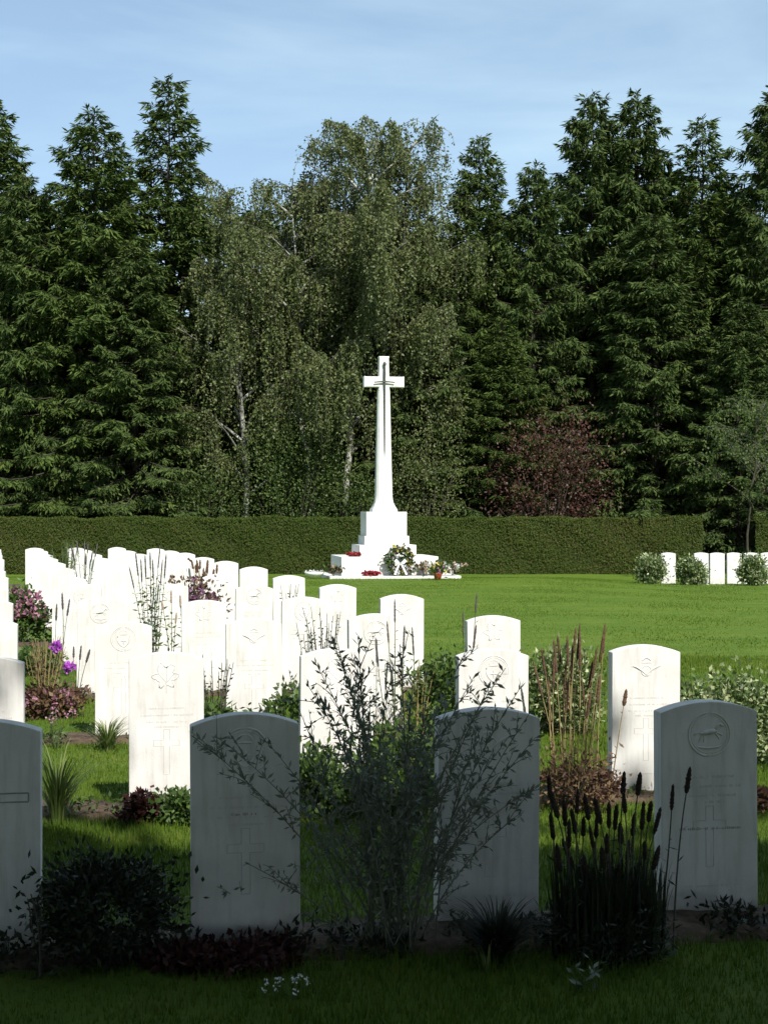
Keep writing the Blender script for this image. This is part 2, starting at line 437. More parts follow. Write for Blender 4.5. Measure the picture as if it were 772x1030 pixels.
def build_headstones():
    slabs = [slab_mesh(), slab_mesh(h=.805, rise=.036), slab_mesh(h=.82, rise=.040)]
    for s in slabs: s.materials.append(M['stone'])
    badges = {k: badge_mesh(k) for k in ('ring', 'crown', 'leaf', 'wings')}
    for b in badges.values(): b.materials.append(M['stone'])
    texts = [[letters_mesh(i * 7 + q, [zl]) for q, zl in enumerate([(.53, .09), (.495, .13), (.46, .10), (.435, .06)])] for i in range(4)]
    for t in texts:
        for q in t: q.materials.append(M['carved'])
    lower = [letters_mesh(i + 9, [(.12, .10)]) for i in range(2)]
    for t in lower: t.materials.append(M['carved'])
    crs = cross_mesh(); crs.materials.append(M['carved'])
    big = cross_mesh(.30, .22, .62, round_=True); big.materials.append(M['incised_shade'])
    rowline = [letters_mesh(31, [(.335, .12)]), letters_mesh(32, [(.47, .05)])]
    for t in rowline: t.materials.append(M['incised_shade'])
    ordw = ['front', 'second', 'third', 'fourth', 'fifth', 'sixth', 'seventh', 'eighth', 'ninth', 'tenth', 'eleventh', 'twelfth']
    colw = ['leftmost column at the picture edge', 'second column from the left', 'middle column of five', 'fourth column from the left', 'rightmost column beside the open lawn']
    own = {(0, 0): 'shaded grey headstone with large carved cross, cut off by the left picture edge',
           (1, 0): 'shaded grey headstone with wispy stems over its right half and red plants below',
           (2, 0): 'shaded headstone half hidden behind the big wispy central shrub',
           (3, 0): 'dappled grey headstone with round carved badge, furthest right in the shaded row',
           (1, 1): 'bright white headstone with leaf badge just behind the shaded front row at left',
           (2, 1): 'sunlit white headstone seen through the wispy stems of the central shrub',
           (3, 1): 'sunlit headstone rising right behind the shaded stone beside the central shrub',
           (4, 1): 'sunlit headstone standing alone with brown seed spikes along its left side',
           (4, 2): 'white headstone whose top shows above another stone, beside a variegated shrub',
           (4, 3): 'white headstone at the open lawn with purple spire in front of its left part',
           (0, 1): 'sunlit headstone sliver just above the shaded stone at the left edge',
           (2, 2): 'sunlit headstone left of centre in the third row, clear face with faint badge'}
    kinds = ['ring', 'leaf', 'crown', 'wings']
    for r in range(12):
        for c in range(5):
            if (c, r) == (4, 0): continue
            rng = random.Random(c * 31 + r * 7)
            x, y = grave(c, r)
            x += (0, .03, .04, .025, 0)[c] + rng.uniform(-.01, .01) * (r > 0); y += rng.uniform(-.025, .025) * (r > 0)
            if (c, r) == (2, 0): x, y = .377, 5.53
            if (c, r) == (3, 0): x, y = 1.225, 5.68
            z = float(gz(x, y)) + (rng.uniform(-.012, .012) if r > 1 else 0)
            rz = ROT + R(rng.uniform(-1.2, 1.2))
            lab = own.get((c, r), f'sunlit white headstone, {ordw[r]} row back, {colw[c]}')
            sl = slabs[(c * 2 + r) % 3]
            if r <= 4:
                t = thing('headstone', lab, 'headstone', (x, y, z), rz, 'white headstones in rows')
                link_mesh('slab', sl, None, t)
                k = 'ring' if (c, r) == (3, 0) else 'leaf' if (c, r) == (1, 1) else kinds[(c + 2 * r + 1) % 4]
                if (c, r) == (0, 0):
                    link_mesh('carved_cross', big, None, t)
                else:
                    link_mesh('badge', badges[k], None, t)
                    [link_mesh('inscription_line', q, None, t) for q in texts[(c + r) % 4]]
                    if (c, r) in ((3, 0), (1, 0)): link_mesh('inscription_line', rowline[c != 3], None, t)
                    link_mesh('carved_cross', crs, None, t)
                    if rng.random() < .6: link_mesh('epitaph', lower[(c + r) % 2], None, t)
            else:
                t = link_mesh('headstone', sl, None); tag(t, lab, 'headstone', 'white headstones in rows')
                t.location = (x, y, z); t.rotation_euler = (0, 0, rz)
            t.rotation_euler.x = R(rng.uniform(-.6, .6)); t.rotation_euler.y = R(rng.uniform(-.5, .5))
    # the small separate group at the right, by the hedge
    sm = slab_mesh(.352, .755, .08, .028); sm.materials.append(M['stone'])
    labs = ['small far headstone standing apart, between two variegated shrubs', 'far headstone partly behind the middle variegated shrub, first of the close-set ones',
            'far headstone just right of the middle variegated shrub', 'far headstone in the middle of the close-set far row, no shrub before it',
            'far headstone partly behind the rightmost variegated shrub', 'far headstone cut off by the right picture edge']
    for i, px in enumerate((671.5, 704.5, 720.5, 737.5, 754.5, 771.5)):
        d = 36.2 - (.5 if i == 2 else 0) + (.15 if i == 1 else 0)
        x = wx(px, d); o = link_mesh('headstone', sm, None)
        tag(o, labs[i], 'headstone', 'far headstones by the hedge on the right')
        o.location = (x, d, float(gz(x, d))); o.rotation_euler = (0, 0, R(4))

# ------------------------------------------------------------ memorial cross
def build_cross():
    D = 37.5; cx = wx(385.5, D)
    z0 = float(gz(cx, D))
    root = thing('memorial_cross', 'tall white stone memorial cross with bronze sword on a stepped pedestal', 'memorial', (cx, D, z0), ROT)
    def block(name, w, d, za, zb, bev=.012, xo=0, mat='stone'):
        bm = bmesh.new(); bm_box(bm, -w / 2 + xo, w / 2 + xo, -d / 2, d / 2, za, zb); bevel_all(bm, bev, 2)
        return link_mesh(name, bm_mesh(bm, name), M[mat], root)
    block('base_slab', 3.22, 2.9, -.15, .10, xo=.08)
    block('step', 2.40, 2.1, .10, .56)
    block('step', 1.42, 1.42, .56, .84)
    block('step', 1.12, 1.12, .84, 1.06)
    block('pedestal', 1.02, 1.02, 1.06, 1.66)
    # octagonal tapering shaft with flared foot
    def octa(bm, w, d, z, ch):
        pts = [(-w + ch, -d), (w - ch, -d), (w, -d + ch), (w, d - ch), (w - ch, d), (-w + ch, d), (-w, d - ch), (-w, -d + ch)]
        return [bm.verts.new((x, y, z)) for x, y in pts]
    bm = bmesh.new()
    prof = [(1.66, .315, .02), (1.72, .31, .03), (1.78, .275, .05), (1.90, .225, .06), (2.05, .205, .055), (3.4, .175, .05), (4.72, .148, .045)]
    rings = [octa(bm, w, w * .92, z, ch) for z, w, ch in prof]
    for a, b in zip(rings, rings[1:]):
        for i in range(8): bm.faces.new((a[i], a[(i + 1) % 8], b[(i + 1) % 8], b[i]))
    bm.faces.new(rings[0][::-1]); bm.faces.new(rings[-1])
    shaft = link_mesh('shaft', bm_mesh(bm, 'shaft'), M['stone'], root)
    # cross head: arms and upper limb with slightly flared ends, one continuous piece
    bm = bmesh.new()
    a = .51; s = .128; zc = 4.92; h = .13; top = 5.56
    out = [(-s * 1.12, 4.70), (s * 1.12, 4.70), (s, zc - h), (a - .05, zc - h), (a, zc - h - .012), (a, zc + h + .012), (a - .05, zc + h), (s, zc + h), (s * .93, top - .05), (s * 1.08, top), (-s * 1.08, top), (-s * .93, top - .05), (-s, zc + h), (-a + .05, zc + h), (-a, zc + h + .012), (-a, zc - h - .012), (-a + .05, zc - h), (-s, zc - h)]
    vs = [bm.verts.new((x, -.125, z)) for x, z in out]; f = bm.faces.new(vs)
    e = bmesh.ops.extrude_face_region(bm, geom=[f]); bmesh.ops.translate(bm, vec=(0, .25, 0), verts=[v for v in e['geom'] if isinstance(v, bmesh.types.BMVert)])
    bmesh.ops.recalc_face_normals(bm, faces=bm.faces); bevel_all(bm, .018, 2, .4)
    link_mesh('cross_head', bm_mesh(bm, 'head'), M['stone'], root)
    # sword fixed to the front, point down
    bm = bmesh.new(); yb = -.18
    vs = []
    for z, w in ((3.02, .004), (3.2, .016), (4.78, .024), (4.93, .026)):
        vs.append([bm.verts.new((-w, yb + .012, z)), bm.verts.new((0, yb - .012, z)), bm.verts.new((w, yb + .012, z)), bm.verts.new((0, yb + .024, z))])
    for p, q in zip(vs, vs[1:]):
        for i in range(4): bm.faces.new((p[i], p[(i + 1) % 4], q[(i + 1) % 4], q[i]))
    bm.faces.new(vs[0][::-1]); bm.faces.new(vs[-1])
    sw = link_mesh('sword', bm_mesh(bm, 'sword'), M['bronze'], root)
    t = Tubes(8); t.add([(-.26, yb, 4.90), (-.12, yb, 4.915), (0, yb, 4.92), (.12, yb, 4.915), (.26, yb, 4.90)], [.013, .016, .022, .016, .013])
    link_mesh('cross_guard', t.mesh('guard'), M['bronze'], sw, True)
    t = Tubes(8); t.add([(0, yb, 4.93), (0, yb, 5.1), (0, yb, 5.3), (0, yb, 5.34), (0, yb, 5.38), (0, yb, 5.42)], [.022, .03, .022, .04, .042, .01])
    link_mesh('grip', t.mesh('grip'), M['bronze'], sw, True)
    # little fixings that hold the blade to the stone
    t = Tubes(6)
    for z in (3.25, 4.0, 4.7): t.add([(0, yb + .01, z), (0, -.10, z)], .012)
    link_mesh('fixing', t.mesh('fix'), M['bronze'], sw)

    def local(x, y, z):
        c, s_ = math.cos(ROT), math.sin(ROT)
        return (cx + x * c - y * s_, D + x * s_ + y * c, z0 + z)
    rng = np.random.default_rng(3)
    def flowers(t, name, centers, mat, rad, n=9):
        for c in np.asarray(centers, float):
            P = np.repeat(c[None], n, 0); d = rand_dir(n, rng); d[:, 1] -= .6
            link_mesh('bloom', leaf_mesh('bloom', P, d, rand_dir(n, rng), rad, rad * .9), M[mat], t)
    # big round wreath leaning on the front of the lowest step
    t = thing('flower_wreath', 'big round wreath of white and yellow flowers leaning on the cross steps', 'wreath', local(.2, -1.30, .10), ROT)
    th = R(-14)
    a = rng.uniform(0, 2 * math.pi, 900); rr = .26 + rng.normal(0, .055, 900)
    P = np.stack([np.cos(a) * rr, rng.normal(0, .035, 900), .37 + np.sin(a) * rr], 1)
    P[:, 1] += (P[:, 2]) * .17
    link_mesh('greenery', leaf_mesh('greens', P, rand_dir(900, rng) + [0, -.3, 0], rand_dir(900, rng), .10, .045), M['fern'], t)
    for mt, k in (('whitepetal', 16), ('yellow', 8), ('brownleaf', 12), ('mauve', 7)):
        a = rng.uniform(0, 6.28, k); rr = .27 + rng.normal(0, .05, k)
        flowers(t, 'blooms', np.stack([np.cos(a) * rr, -.06 + (.37 + np.sin(a) * rr) * .17, .37 + np.sin(a) * rr], 1), mt, .06)
    bm = bmesh.new()
    for s_ in (-1, 1):
        vs = [bm.verts.new((0, -.05, .30)), bm.verts.new((.05 * s_, -.06, .29)), bm.verts.new((.17 * s_, -.12, .04)), bm.verts.new((.12 * s_, -.12, .03))]; bm.faces.new(vs)
        vs = [bm.verts.new((0, -.06, .31)), bm.verts.new((.10 * s_, -.09, .42)), bm.verts.new((.16 * s_, -.09, .36)), bm.verts.new((.08 * s_, -.08, .29))]; bm.faces.new(vs)
    rb = bm_mesh(bm, 'ribbon'); o = link_mesh('ribbon', rb, M['ribbon'], t); o.modifiers.new('s', 'SOLIDIFY').thickness = .006
    # flat poppy wreaths
    def poppy(label, loc, tilt, r=.2):
        t = thing('poppy_wreath', label, 'wreath', loc, ROT, 'red poppy wreaths on the memorial')
        a = rng.uniform(0, 6.28, 260); rr = r * .72 + rng.normal(0, r * .14, 260)
        P = np.stack([np.cos(a) * rr, np.sin(a) * rr, .03 + rng.normal(0, .012, 260)], 1)
        P2 = P.copy(); P2[:, 2] = P[:, 2] * math.cos(tilt) + (P[:, 1] + r) * math.sin(tilt); P2[:, 1] = P[:, 1] * math.cos(tilt)
        d = rand_dir(260, rng); d[:, 2] = np.abs(d[:, 2])
        link_mesh('poppies', leaf_mesh('poppies', P2, d, rand_dir(260, rng), .07, .065), M['poppy'], t)
        b = Tubes(6); q = ring_pts(r * .72, 0, 0, 20); q = np.stack([q[:, 0], q[:, 2] * math.cos(tilt), .02 + (q[:, 2] + r) * math.sin(tilt)], 1); b.add(q, .02)
        link_mesh('backing_ring', b.mesh('ring'), M['fern'], t)
    poppy('red poppy wreath lying on the left end of the lower step', local(-.86, -.84, .56), R(4), .18)
    poppy('red poppy wreath leaning low on the base slab left of the big wreath', local(-.50, -1.27, .10), R(6), .2)
    def bouquet(label, loc, mats, r, h, pot=False, name='flower_bouquet', n=120):
        t = thing(name, label, 'flowers', loc, ROT + rng.uniform(-.5, .5))
        P = rng.normal(size=(n, 3)) * [r * .5, r * .4, h * .22] + [0, 0, h * .55]
        P[:, 2] = np.maximum(P[:, 2], .02)
        link_mesh('leaves', leaf_mesh('bl', P, unit(P - [0, 0, -.1]) + rand_dir(n, rng) * .6, rand_dir(n, rng), .12, .045), M['fern'], t)
        for mt in mats:
            k = 9; Q = rng.normal(size=(k, 3)) * [r * .5, r * .4, h * .2] + [0, -.03, h * .68]; Q[:, 2] = np.maximum(Q[:, 2], .04)
            flowers(t, 'blooms', Q, mt, .065)
        tb = Tubes(4)
        for k in range(7): tb.add([(rng.normal() * .02, rng.normal() * .02, 0.0), (rng.normal() * r * .3, rng.normal() * r * .3, h * .6)], .006)
        link_mesh('stems', tb.mesh('st'), M['stem'], t)
        if pot:
            pb = Tubes(14); pb.add([(0, 0, 0), (0, 0, .005), (0, 0, .13), (0, 0, .15), (0, 0, .15), (0, 0, .12)], [.005, .075, .10, .11, .09, .005]); link_mesh('pot', pb.mesh('pot'), M['pot'], t, True)
    bouquet('low bunch of pale brown flowers right of the big wreath', local(.82, -1.28, .10), ('brownleaf', 'dusty', 'dusty', 'whitepetal'), .26, .30, n=50)
    bouquet('small bunch of dusty pink flowers on the slab between two bunches', local(1.13, -1.24, .10), ('dusty', 'pink', 'brownleaf'), .2, .30, n=50)
    bouquet('loose white and purple bouquet lying on the right end of the slab', local(1.5, -1.25, .10), ('whitepetal', 'dusty', 'whitepetal', 'dusty'), .24, .30, n=45)
    bouquet('potted plant in a red pot on the grass before the slab', (wx(440, 35.2), 35.2, 0), ('mauve', 'yellow'), .16, .36, True, 'potted_flowers')
    bouquet('dark small plant at the left end of the memorial slab', local(-1.42, -1.2, .10), ('dusty', 'redleaf'), .18, .22, n=60)
    t = thing('flower_bowl', 'white flower bowl on the grass left of the memorial slab', 'bowl', (wx(316, 36.2), 36.2, 0), 0)
    b = Tubes(16); b.add([(0, 0, .0), (0, 0, .002), (0, 0, .08), (0, 0, .14), (0, 0, .14), (0, 0, .10)], [.01, .14, .22, .25, .23, .01]); link_mesh('bowl', b.mesh('bowl'), M['ribbon'], t, True)
    P = rng.normal(size=(60, 3)) * [.09, .09, .015] + [0, 0, .12]
    link_mesh('leaves', leaf_mesh('bl', P, rand_dir(60, rng) + [0, 0, .8], rand_dir(60, rng), .07, .04), M['whitepetal'], t)

# -------------------------------------------------------------------- trees
def spruce_geo(seed, H=15., Rm=3.2, droop=.35, hang=.45, dens=1.0, bare=.0, wide=1.0, top=1.0):
    rng = np.random.default_rng(seed)
    Ps, Ds, Ls, Ws = [], [], [], []
    tb = Tubes(7)
    zt = np.linspace(-.3, H, 16)
    sway = np.cumsum(rng.normal(0, .025, 16)); sway -= sway[0]
    trunk = np.column_stack([sway, np.cumsum(rng.normal(0, .02, 16)), zt])
    tb.add(trunk, (.19 * (1 - zt / H) ** 1.15 + .008).clip(.008))
    br = Tubes(4)
    z = .5
    while z < H - .12:
        u = z / H
        n = int(rng.integers(6, 10)) if u < .93 else 6
        a0 = rng.uniform(0, 6.28)
        for k in range(n):
            zz = z + rng.uniform(-.15, .15); uu = min(max(zz / H, 0), .995)
            prof = (1 - uu) ** (.66 if uu < .7 else .66 + .08 * top) * (.8 + .2 * min(1, uu / .12))
            L = Rm * prof * rng.uniform(.5, 1.2) + .10
            if rng.random() < .06: L *= 1.25
            if rng.random() < bare * uu: continue
            a = a0 + k * 6.283 / n + rng.normal(0, .22)
            p0 = .75 * uu ** 2.2 - .12 + rng.normal(0, .10)
            m = 9; t = np.linspace(0, 1, m)
            rad = L * t
            zo = L * (math.tan(p0) * t - droop * (1 - .7 * uu) * t ** 2 + .28 * (1 - uu * .5) * t ** 4)
            base = np.array([np.interp(zz, zt, trunk[:, 0]), np.interp(zz, zt, trunk[:, 1]), zz])
            ca, sa = math.cos(a), math.sin(a)
            bend = rng.normal(0, .12) * L
            pts = base + np.column_stack([ca * rad - sa * bend * t ** 2, sa * rad + ca * bend * t ** 2, zo])
            br.add(pts, np.linspace(.028, .006, m) * (.4 + L / 3.2))
            ns = max(3, int(L / .11 * dens * (1 - .45 * top * float(ss(.68, .9, uu))))); ts = np.sqrt(rng.uniform(.03 + .08 * (1 - uu), 1, ns))
            B = np.stack([np.interp(ts, t, pts[:, i]) for i in range(3)], 1)
            tan = unit(np.array([ca, sa, math.tan(p0) - .2])); lat = np.array([-sa, ca, 0.])
            tl = (.22 + .55 * (1 - ts) * min(1, L / 2)) * rng.uniform(.6, 1.2, ns) * (.55 + .45 * min(1, L / 1.5))
            sgn = np.where(rng.random(ns) < .5, -1, 1)
            dirs = unit(tan * rng.uniform(.35, 1.0, (ns, 1)) + lat * (sgn * rng.uniform(.3, .95, ns))[:, None] + np.column_stack([np.zeros((ns, 2)), -hang * rng.uniform(.2, 1.7, ns)]))
            nc = 6
            for j in range(nc):
                f = (j + rng.uniform(0, .8, ns)) / nc
                p = B + dirs * (tl * f)[:, None] + np.column_stack([np.zeros((ns, 2)), -.12 * (tl * f) ** 2 * 2])
                d = dirs + rng.normal(0, .33, (ns, 3)) + [0, 0, -.1]
                Ps.append(p); Ds.append(d); Ls.append(rng.uniform(.15, .32, ns) * wide); Ws.append(rng.uniform(.036, .074, ns) * wide)
        z += rng.uniform(.22, .42) * (1 if u < .6 else .75 if u < .8 else .55 + .4 * top)
    # leader and tip sprays
    nt_ = 26; zz = rng.uniform(H - .9, H, nt_)
    Ps.append(np.column_stack([np.full(nt_, trunk[-1, 0]), np.full(nt_, trunk[-1, 1]), zz])); aa = rng.uniform(0, 6.28, nt_)
    Ds.append(np.column_stack([np.cos(aa), np.sin(aa), np.full(nt_, .9)])); Ls.append(np.full(nt_, .2)); Ws.append(np.full(nt_, .05))
    P = np.concatenate(Ps); Dv = np.concatenate(Ds); n = len(P)
    Nn = rng.normal(size=(n, 3)) * .7 + [0, 0, 1.]
    crown = leaf_geo(P, Dv, Nn, np.concatenate(Ls), np.concatenate(Ws), .5)
    tv = np.concatenate(tb.v + br.v); 
    fo = np.concatenate(br.f) + tb.n
    return crown, (tv, np.concatenate([np.concatenate(tb.f), fo]))

def birch_geo(seed, H, Rm, z_low, lean=0., leaf=(.092, .055), n_limb=16, strand=(.7, 2.1), dens=1., airy=0.):
    rng = np.random.default_rng(seed)
    tb = Tubes(8); br = Tubes(4)
    zt = np.linspace(-.3, H * .93, 14)
    tr = np.column_stack([lean * zt / H + np.cumsum(rng.normal(0, .05, 14)), np.cumsum(rng.normal(0, .04, 14)), zt]); tr[0, :2] = 0
    tb.add(tr, np.linspace(.115, .016, 14) * (H / 13))
    Ps, Ds, Ls = [], [], []
    for i in range(n_limb):
        u = (i + rng.uniform(0, 1)) / n_limb
        z = z_low + (H * .9 - z_low) * u
        a = i * 2.4 + rng.normal(0, .4)
        prof = math.sin(math.pi * min(1, .22 + .78 * u) ** .9) ** .6 * (1 - .25 * u)
        L = Rm * max(.3, prof) * rng.uniform(.75, 1.15)
        b = np.array([np.interp(z, zt, tr[:, 0]), np.interp(z, zt, tr[:, 1]), z])
        rise = L * rng.uniform(.5, 1.0)
        e = b + [math.cos(a) * L, math.sin(a) * L, min(rise, H * 1.0 - z)]
        limb = curve(b, e, (0, 0, .18 * L), 8)
        tb.add(limb, np.linspace(.05, .010, 8) * (H / 13))
        for k in range(max(3, int(5 * L / 2))):
            t = rng.uniform(.25, 1); s = np.array([np.interp(t, np.linspace(0, 1, 8), limb[:, j]) for j in range(3)])
            aa = a + rng.normal(0, .9); l2 = rng.uniform(.5, 1.2) * (.5 + Rm / 5)
            e2 = s + [math.cos(aa) * l2, math.sin(aa) * l2, rng.uniform(.0, .7)]
            sub = curve(s, e2, (0, 0, .2), 5); br.add(sub, np.linspace(.018, .005, 5))
            for q in range(int(15 * dens)):
                t2 = rng.uniform(.15, 1); s2 = np.array([np.interp(t2, np.linspace(0, 1, 5), sub[:, j]) for j in range(3)])
                sl = rng.uniform(*strand) * (1 - .4 * u)
                off = np.append(rng.normal(0, .15, 2), 0)
                e3 = s2 + off * 1.6 + [0, 0, -sl]
                st = curve(s2, e3, off * .9 + [0, 0, .25 * sl], 6)
                if q % 3 == 0: br.add(st, .004)
                m = int(sl * 22 * (1 - airy)) + 3
                t3 = rng.uniform(0, 1, m); p = np.stack([np.interp(t3, np.linspace(0, 1, 6), st[:, j]) for j in range(3)], 1)
                Ps.append(p + rng.normal(0, .04, (m, 3))); Ds.append(rng.normal(size=(m, 3)) + [0, 0, -.9])
    P = np.concatenate(Ps); n = len(P)
    crown = leaf_geo(P, np.concatenate(Ds), rng.normal(size=(n, 3)) + [0, -.3, .4], rng.uniform(.7, 1.3, n) * leaf[0], rng.uniform(.7, 1.3, n) * leaf[1])
    return crown, (np.concatenate(tb.v), np.concatenate(tb.f)), (np.concatenate(br.v), np.concatenate(br.f))

def clump_geo(seed, center, rad, n_clump, per, leaf, spread=.33, shell=.45, up=.3):
    """leaves in uneven clumps through an ellipsoid"""
    rng = np.random.default_rng(seed)
    center = np.asarray(center, float); rad = np.asarray(rad, float)
    d = rand_dir(n_clump, rng); rr = rng.uniform(shell, 1.0, n_clump) ** .6 * rng.uniform(.8, 1.12, n_clump)
    C = d * rr[:, None]
    sz = rng.uniform(.5, 1.3, n_clump) * spread
    P = np.repeat(C, per, 0) + rng.normal(size=(n_clump * per, 3)) * np.repeat(sz, per)[:, None]
    P = center + P * rad
    n = len(P)
    D = unit(P - center) * .7 + rng.normal(size=(n, 3)) * .8 + [0, 0, up]
    return leaf_geo(P, D, rng.normal(size=(n, 3)) + [0, 0, .8], rng.uniform(.7, 1.3, n) * leaf[0], rng.uniform(.7, 1.3, n) * leaf[1]), center + C * rad

def build_trees():
    var = []
    for s, kw in ((1, dict(Rm=3.4, droop=.40, hang=.5, top=.5)), (2, dict(Rm=2.8, droop=.30, hang=.4, bare=.08, top=.6)), (3, dict(Rm=3.0, droop=.45, hang=1.0, top=.1)), (4, dict(Rm=2.7, droop=.38, hang=.8, top=.2))):
        c, t = spruce_geo(s, dens=2.0, **kw)
        cm = mesh_np('spruce_crown', *c); tm = mesh_np('spruce_trunk', *t)
        cm.materials.append(M['spruce'] if s in (1, 2) else M['spruce_dark']); tm.materials.append(M['bark'])
        var.append((cm, tm, c))
    def spruce(px, py, d, v, wide, rz, label):
        d += 3.6; H = wz(py, d) + .25; x = wx(px, d)
        t = thing('spruce_tree', label, 'tree', (x, d, -.25), rz, 'conifers behind the hedge')
        s = H / 15.
        t.scale = (s * wide, s * wide, s)
        link_mesh('trunk', var[v][1], None, t); link_mesh('crown', var[v][0], None, t)
    spruce(-12, 98, 47, 0, 1.05, .4, 'tall dark spruce cut off by the left picture edge')
    spruce(28, 178, 45.2, 2, 1.1, 2.0, 'shorter spruce filling the gap left of the broad pointed spruce')
    spruce(92, 112, 45.5, 0, 1.18, 1.2, 'broad spruce with a thin tip, left of the tallest spiky conifer')
    spruce(169, 77, 47.5, 1, 1.05, 2.6, 'tallest left spruce with open spiky whorled top')
    spruce(140, 250, 44.2, 2, 1.5, .9, 'low spreading spruce in front of the left conifers')
    spruce(483, 137, 46.5, 0, .86, 3.3, 'single narrow spruce just right of the weeping birch')
    spruce(535, 165, 46.0, 3, 1.0, .2, 'lower spruce at the left shoulder of the right-hand conifers')
    spruce(592, 97, 47.0, 2, 1.05, 4.4, 'tall spruce, left peak of the right-hand conifer group')
    spruce(643, 94, 47.0, 3, 1.08, 5.2, 'tall spruce with drooping sprays, centre peak of the right-hand group')
    spruce(705, 118, 46.4, 1, 1.05, 1.9, 'thin-topped spruce, right peak of the right-hand conifer group')
    spruce(777, 92, 45.5, 2, 1.1, 2.9, 'dark tall spruce cut off by the right picture edge')
    spruce(660, 215, 44.6, 3, 1.45, 3.9, 'low bushy spruce in front of the right conifers')
    spruce(741, 300, 43.2, 3, 1.6, 1.1, 'low dark spruce seen through the gap at the hedge end')
    spruce(430, 230, 45.2, 2, 1.35, 5.6, 'half hidden spruce between cross and narrow spruce')
    spruce(505, 320, 44.6, 0, 1.3, 5.0, 'low young spruce beside the copper-leaved shrub')
    spruce(728, 185, 47.8, 0, 1.0, .7, 'spruce filling the dip left of the right edge conifer')
    # the wood behind them reads as one dark mass
    low = [spruce_geo(40 + i, Rm=3.3, droop=.4, hang=.7, dens=.5, wide=2.1)[0] for i in range(3)]
    Vs, Fs, o = [], [], 0
    rng = random.Random(4)
    rows = [(px, py, 55.5) for px, py in ((-40, 190), (10, 215), (60, 205), (115, 190), (200, 195), (255, 210), (300, 200), (345, 205), (400, 215), (450, 240), (500, 215), (560, 190), (615, 165), (675, 170), (735, 190), (800, 180), (840, 190))]
    rows += [(-80 + 41 * k, rng.uniform(230, 330), 60.) for k in range(24)]
    rows += [(-60 + 33 * k, rng.uniform(330, 420), 52.5) for k in range(28)]
    for px, py, d in rows:
        d = d + rng.uniform(-1.5, 2.); H = wz(py, d) + .25; k = H / 15
        v, f = low[rng.randrange(3)]
        a = rng.uniform(0, 6.28); w = max(k, .55) * 1.25
        Rm_ = np.array([[math.cos(a) * w, -math.sin(a) * w, 0], [math.sin(a) * w, math.cos(a) * w, 0], [0, 0, k]])
        Vs.append(v @ Rm_.T + [wx(px, d), d, -.25]); Fs.append(f + o); o += len(v)
    tag(link_mesh('background_wood', mesh_np('wood', np.concatenate(Vs), np.concatenate(Fs)), M['spruce_dark']), 'dark mass of spruce wood behind the first trees', 'wood', kind='stuff')

    def birch(px, d, label, bark='birchbark', leafm='birch', name='birch_tree', gx=0, **kw):
        c, t, b = birch_geo(**kw)
        if name == 'birch_tree': d += 3.6
        x = wx(px, d)
        r = thing(name, label, 'tree', (x, d, float(gz(x, d))))
        if name == 'birch_tree': r.scale = (1.08,) * 3
        link_mesh('trunk', mesh_np('bt', *t), M[bark], r, True); link_mesh('twigs', mesh_np('tw', *b), M['darkstem'], r)
        link_mesh('crown', mesh_np('bc', *c), M[leafm], r)
    birch(248, 44.2, 'slender birch with white trunk pieces left of the memorial cross', seed=21, H=12.3, Rm=1.9, z_low=2.0, lean=-.5, n_limb=24, dens=1.0)
    birch(350, 45.2, 'large weeping birch with wide drooping crown behind the memorial cross', seed=22, H=14.2, Rm=3.4, z_low=3.2, lean=.9, n_limb=34, dens=1.7)
    birch(318, 44.8, 'leaning birch with slanted white stem left of the weeping birch', seed=23, H=12.6, Rm=2.3, z_low=4.0, lean=-.8, n_limb=20, dens=1.15)
    birch(398, 46.2, 'tall airy birch with sparse top behind the weeping birch', seed=24, H=14.4, Rm=2.3, z_low=5, lean=.4, n_limb=22, dens=1.2, airy=.2)
    birch(757, 39.6, 'small slim tree before the hedge at the right edge', bark='bark', seed=25, H=4.9, Rm=1.1, z_low=1.9, lean=-.1, n_limb=14, strand=(.2, .5), leaf=(.075, .05), dens=.75, leafm='hazel', name='young_tree')
    # under-storey shrubs
    def bush(px, d, h, rw, label, leafm, seed, name, leaf=(.085, .05), n=95, per=95, stems=9, spread=.26, shell=.3):
        d += 3.7; h *= 1.09; rw *= 1.08; x = wx(px, d); r = thing(name, label, 'shrub', (x, d, -.25))
        g, C = clump_geo(seed, (0, 0, h * .55), (rw, rw * .8, h * .47), n, per, leaf, spread, shell)
        link_mesh('foliage', mesh_np('fo', *g), M[leafm], r)
        tb = Tubes(5); rng = random.Random(seed)
        for k in range(stems):
            e = C[rng.randrange(len(C))]; tb.add(curve((rng.uniform(-.2, .2), rng.uniform(-.2, .2), -.1), e, (0, 0, .3), 7), np.linspace(.04, .01, 7))
        link_mesh('stems', tb.mesh('st'), M['bark'], r)
    bush(298, 43.2, 5.0, 1.5, 'tall bright green bush between slender birch and cross', 'hazel', 31, 'hazel_bush')
    bush(428, 43.0, 4.4, 1.1, 'olive green bush just right of the cross shaft', 'birch', 32, 'hazel_bush', n=50)
    bush(548, 43.0, 4.55, 1.75, 'copper-red leaved shrub with bare branches behind the hedge', 'copper', 33, 'copper_shrub', (.085, .06), 110, 90, 34, .2, .45)
    bush(345, 43.6, 3.2, 1.2, 'low dark green bush behind hedge left of the cross', 'hazel', 34, 'hazel_bush', n=45)
    bush(210, 43.2, 3.0, 1.4, 'low green bush behind hedge at the slender birch foot', 'hazel', 35, 'hazel_bush', n=45)

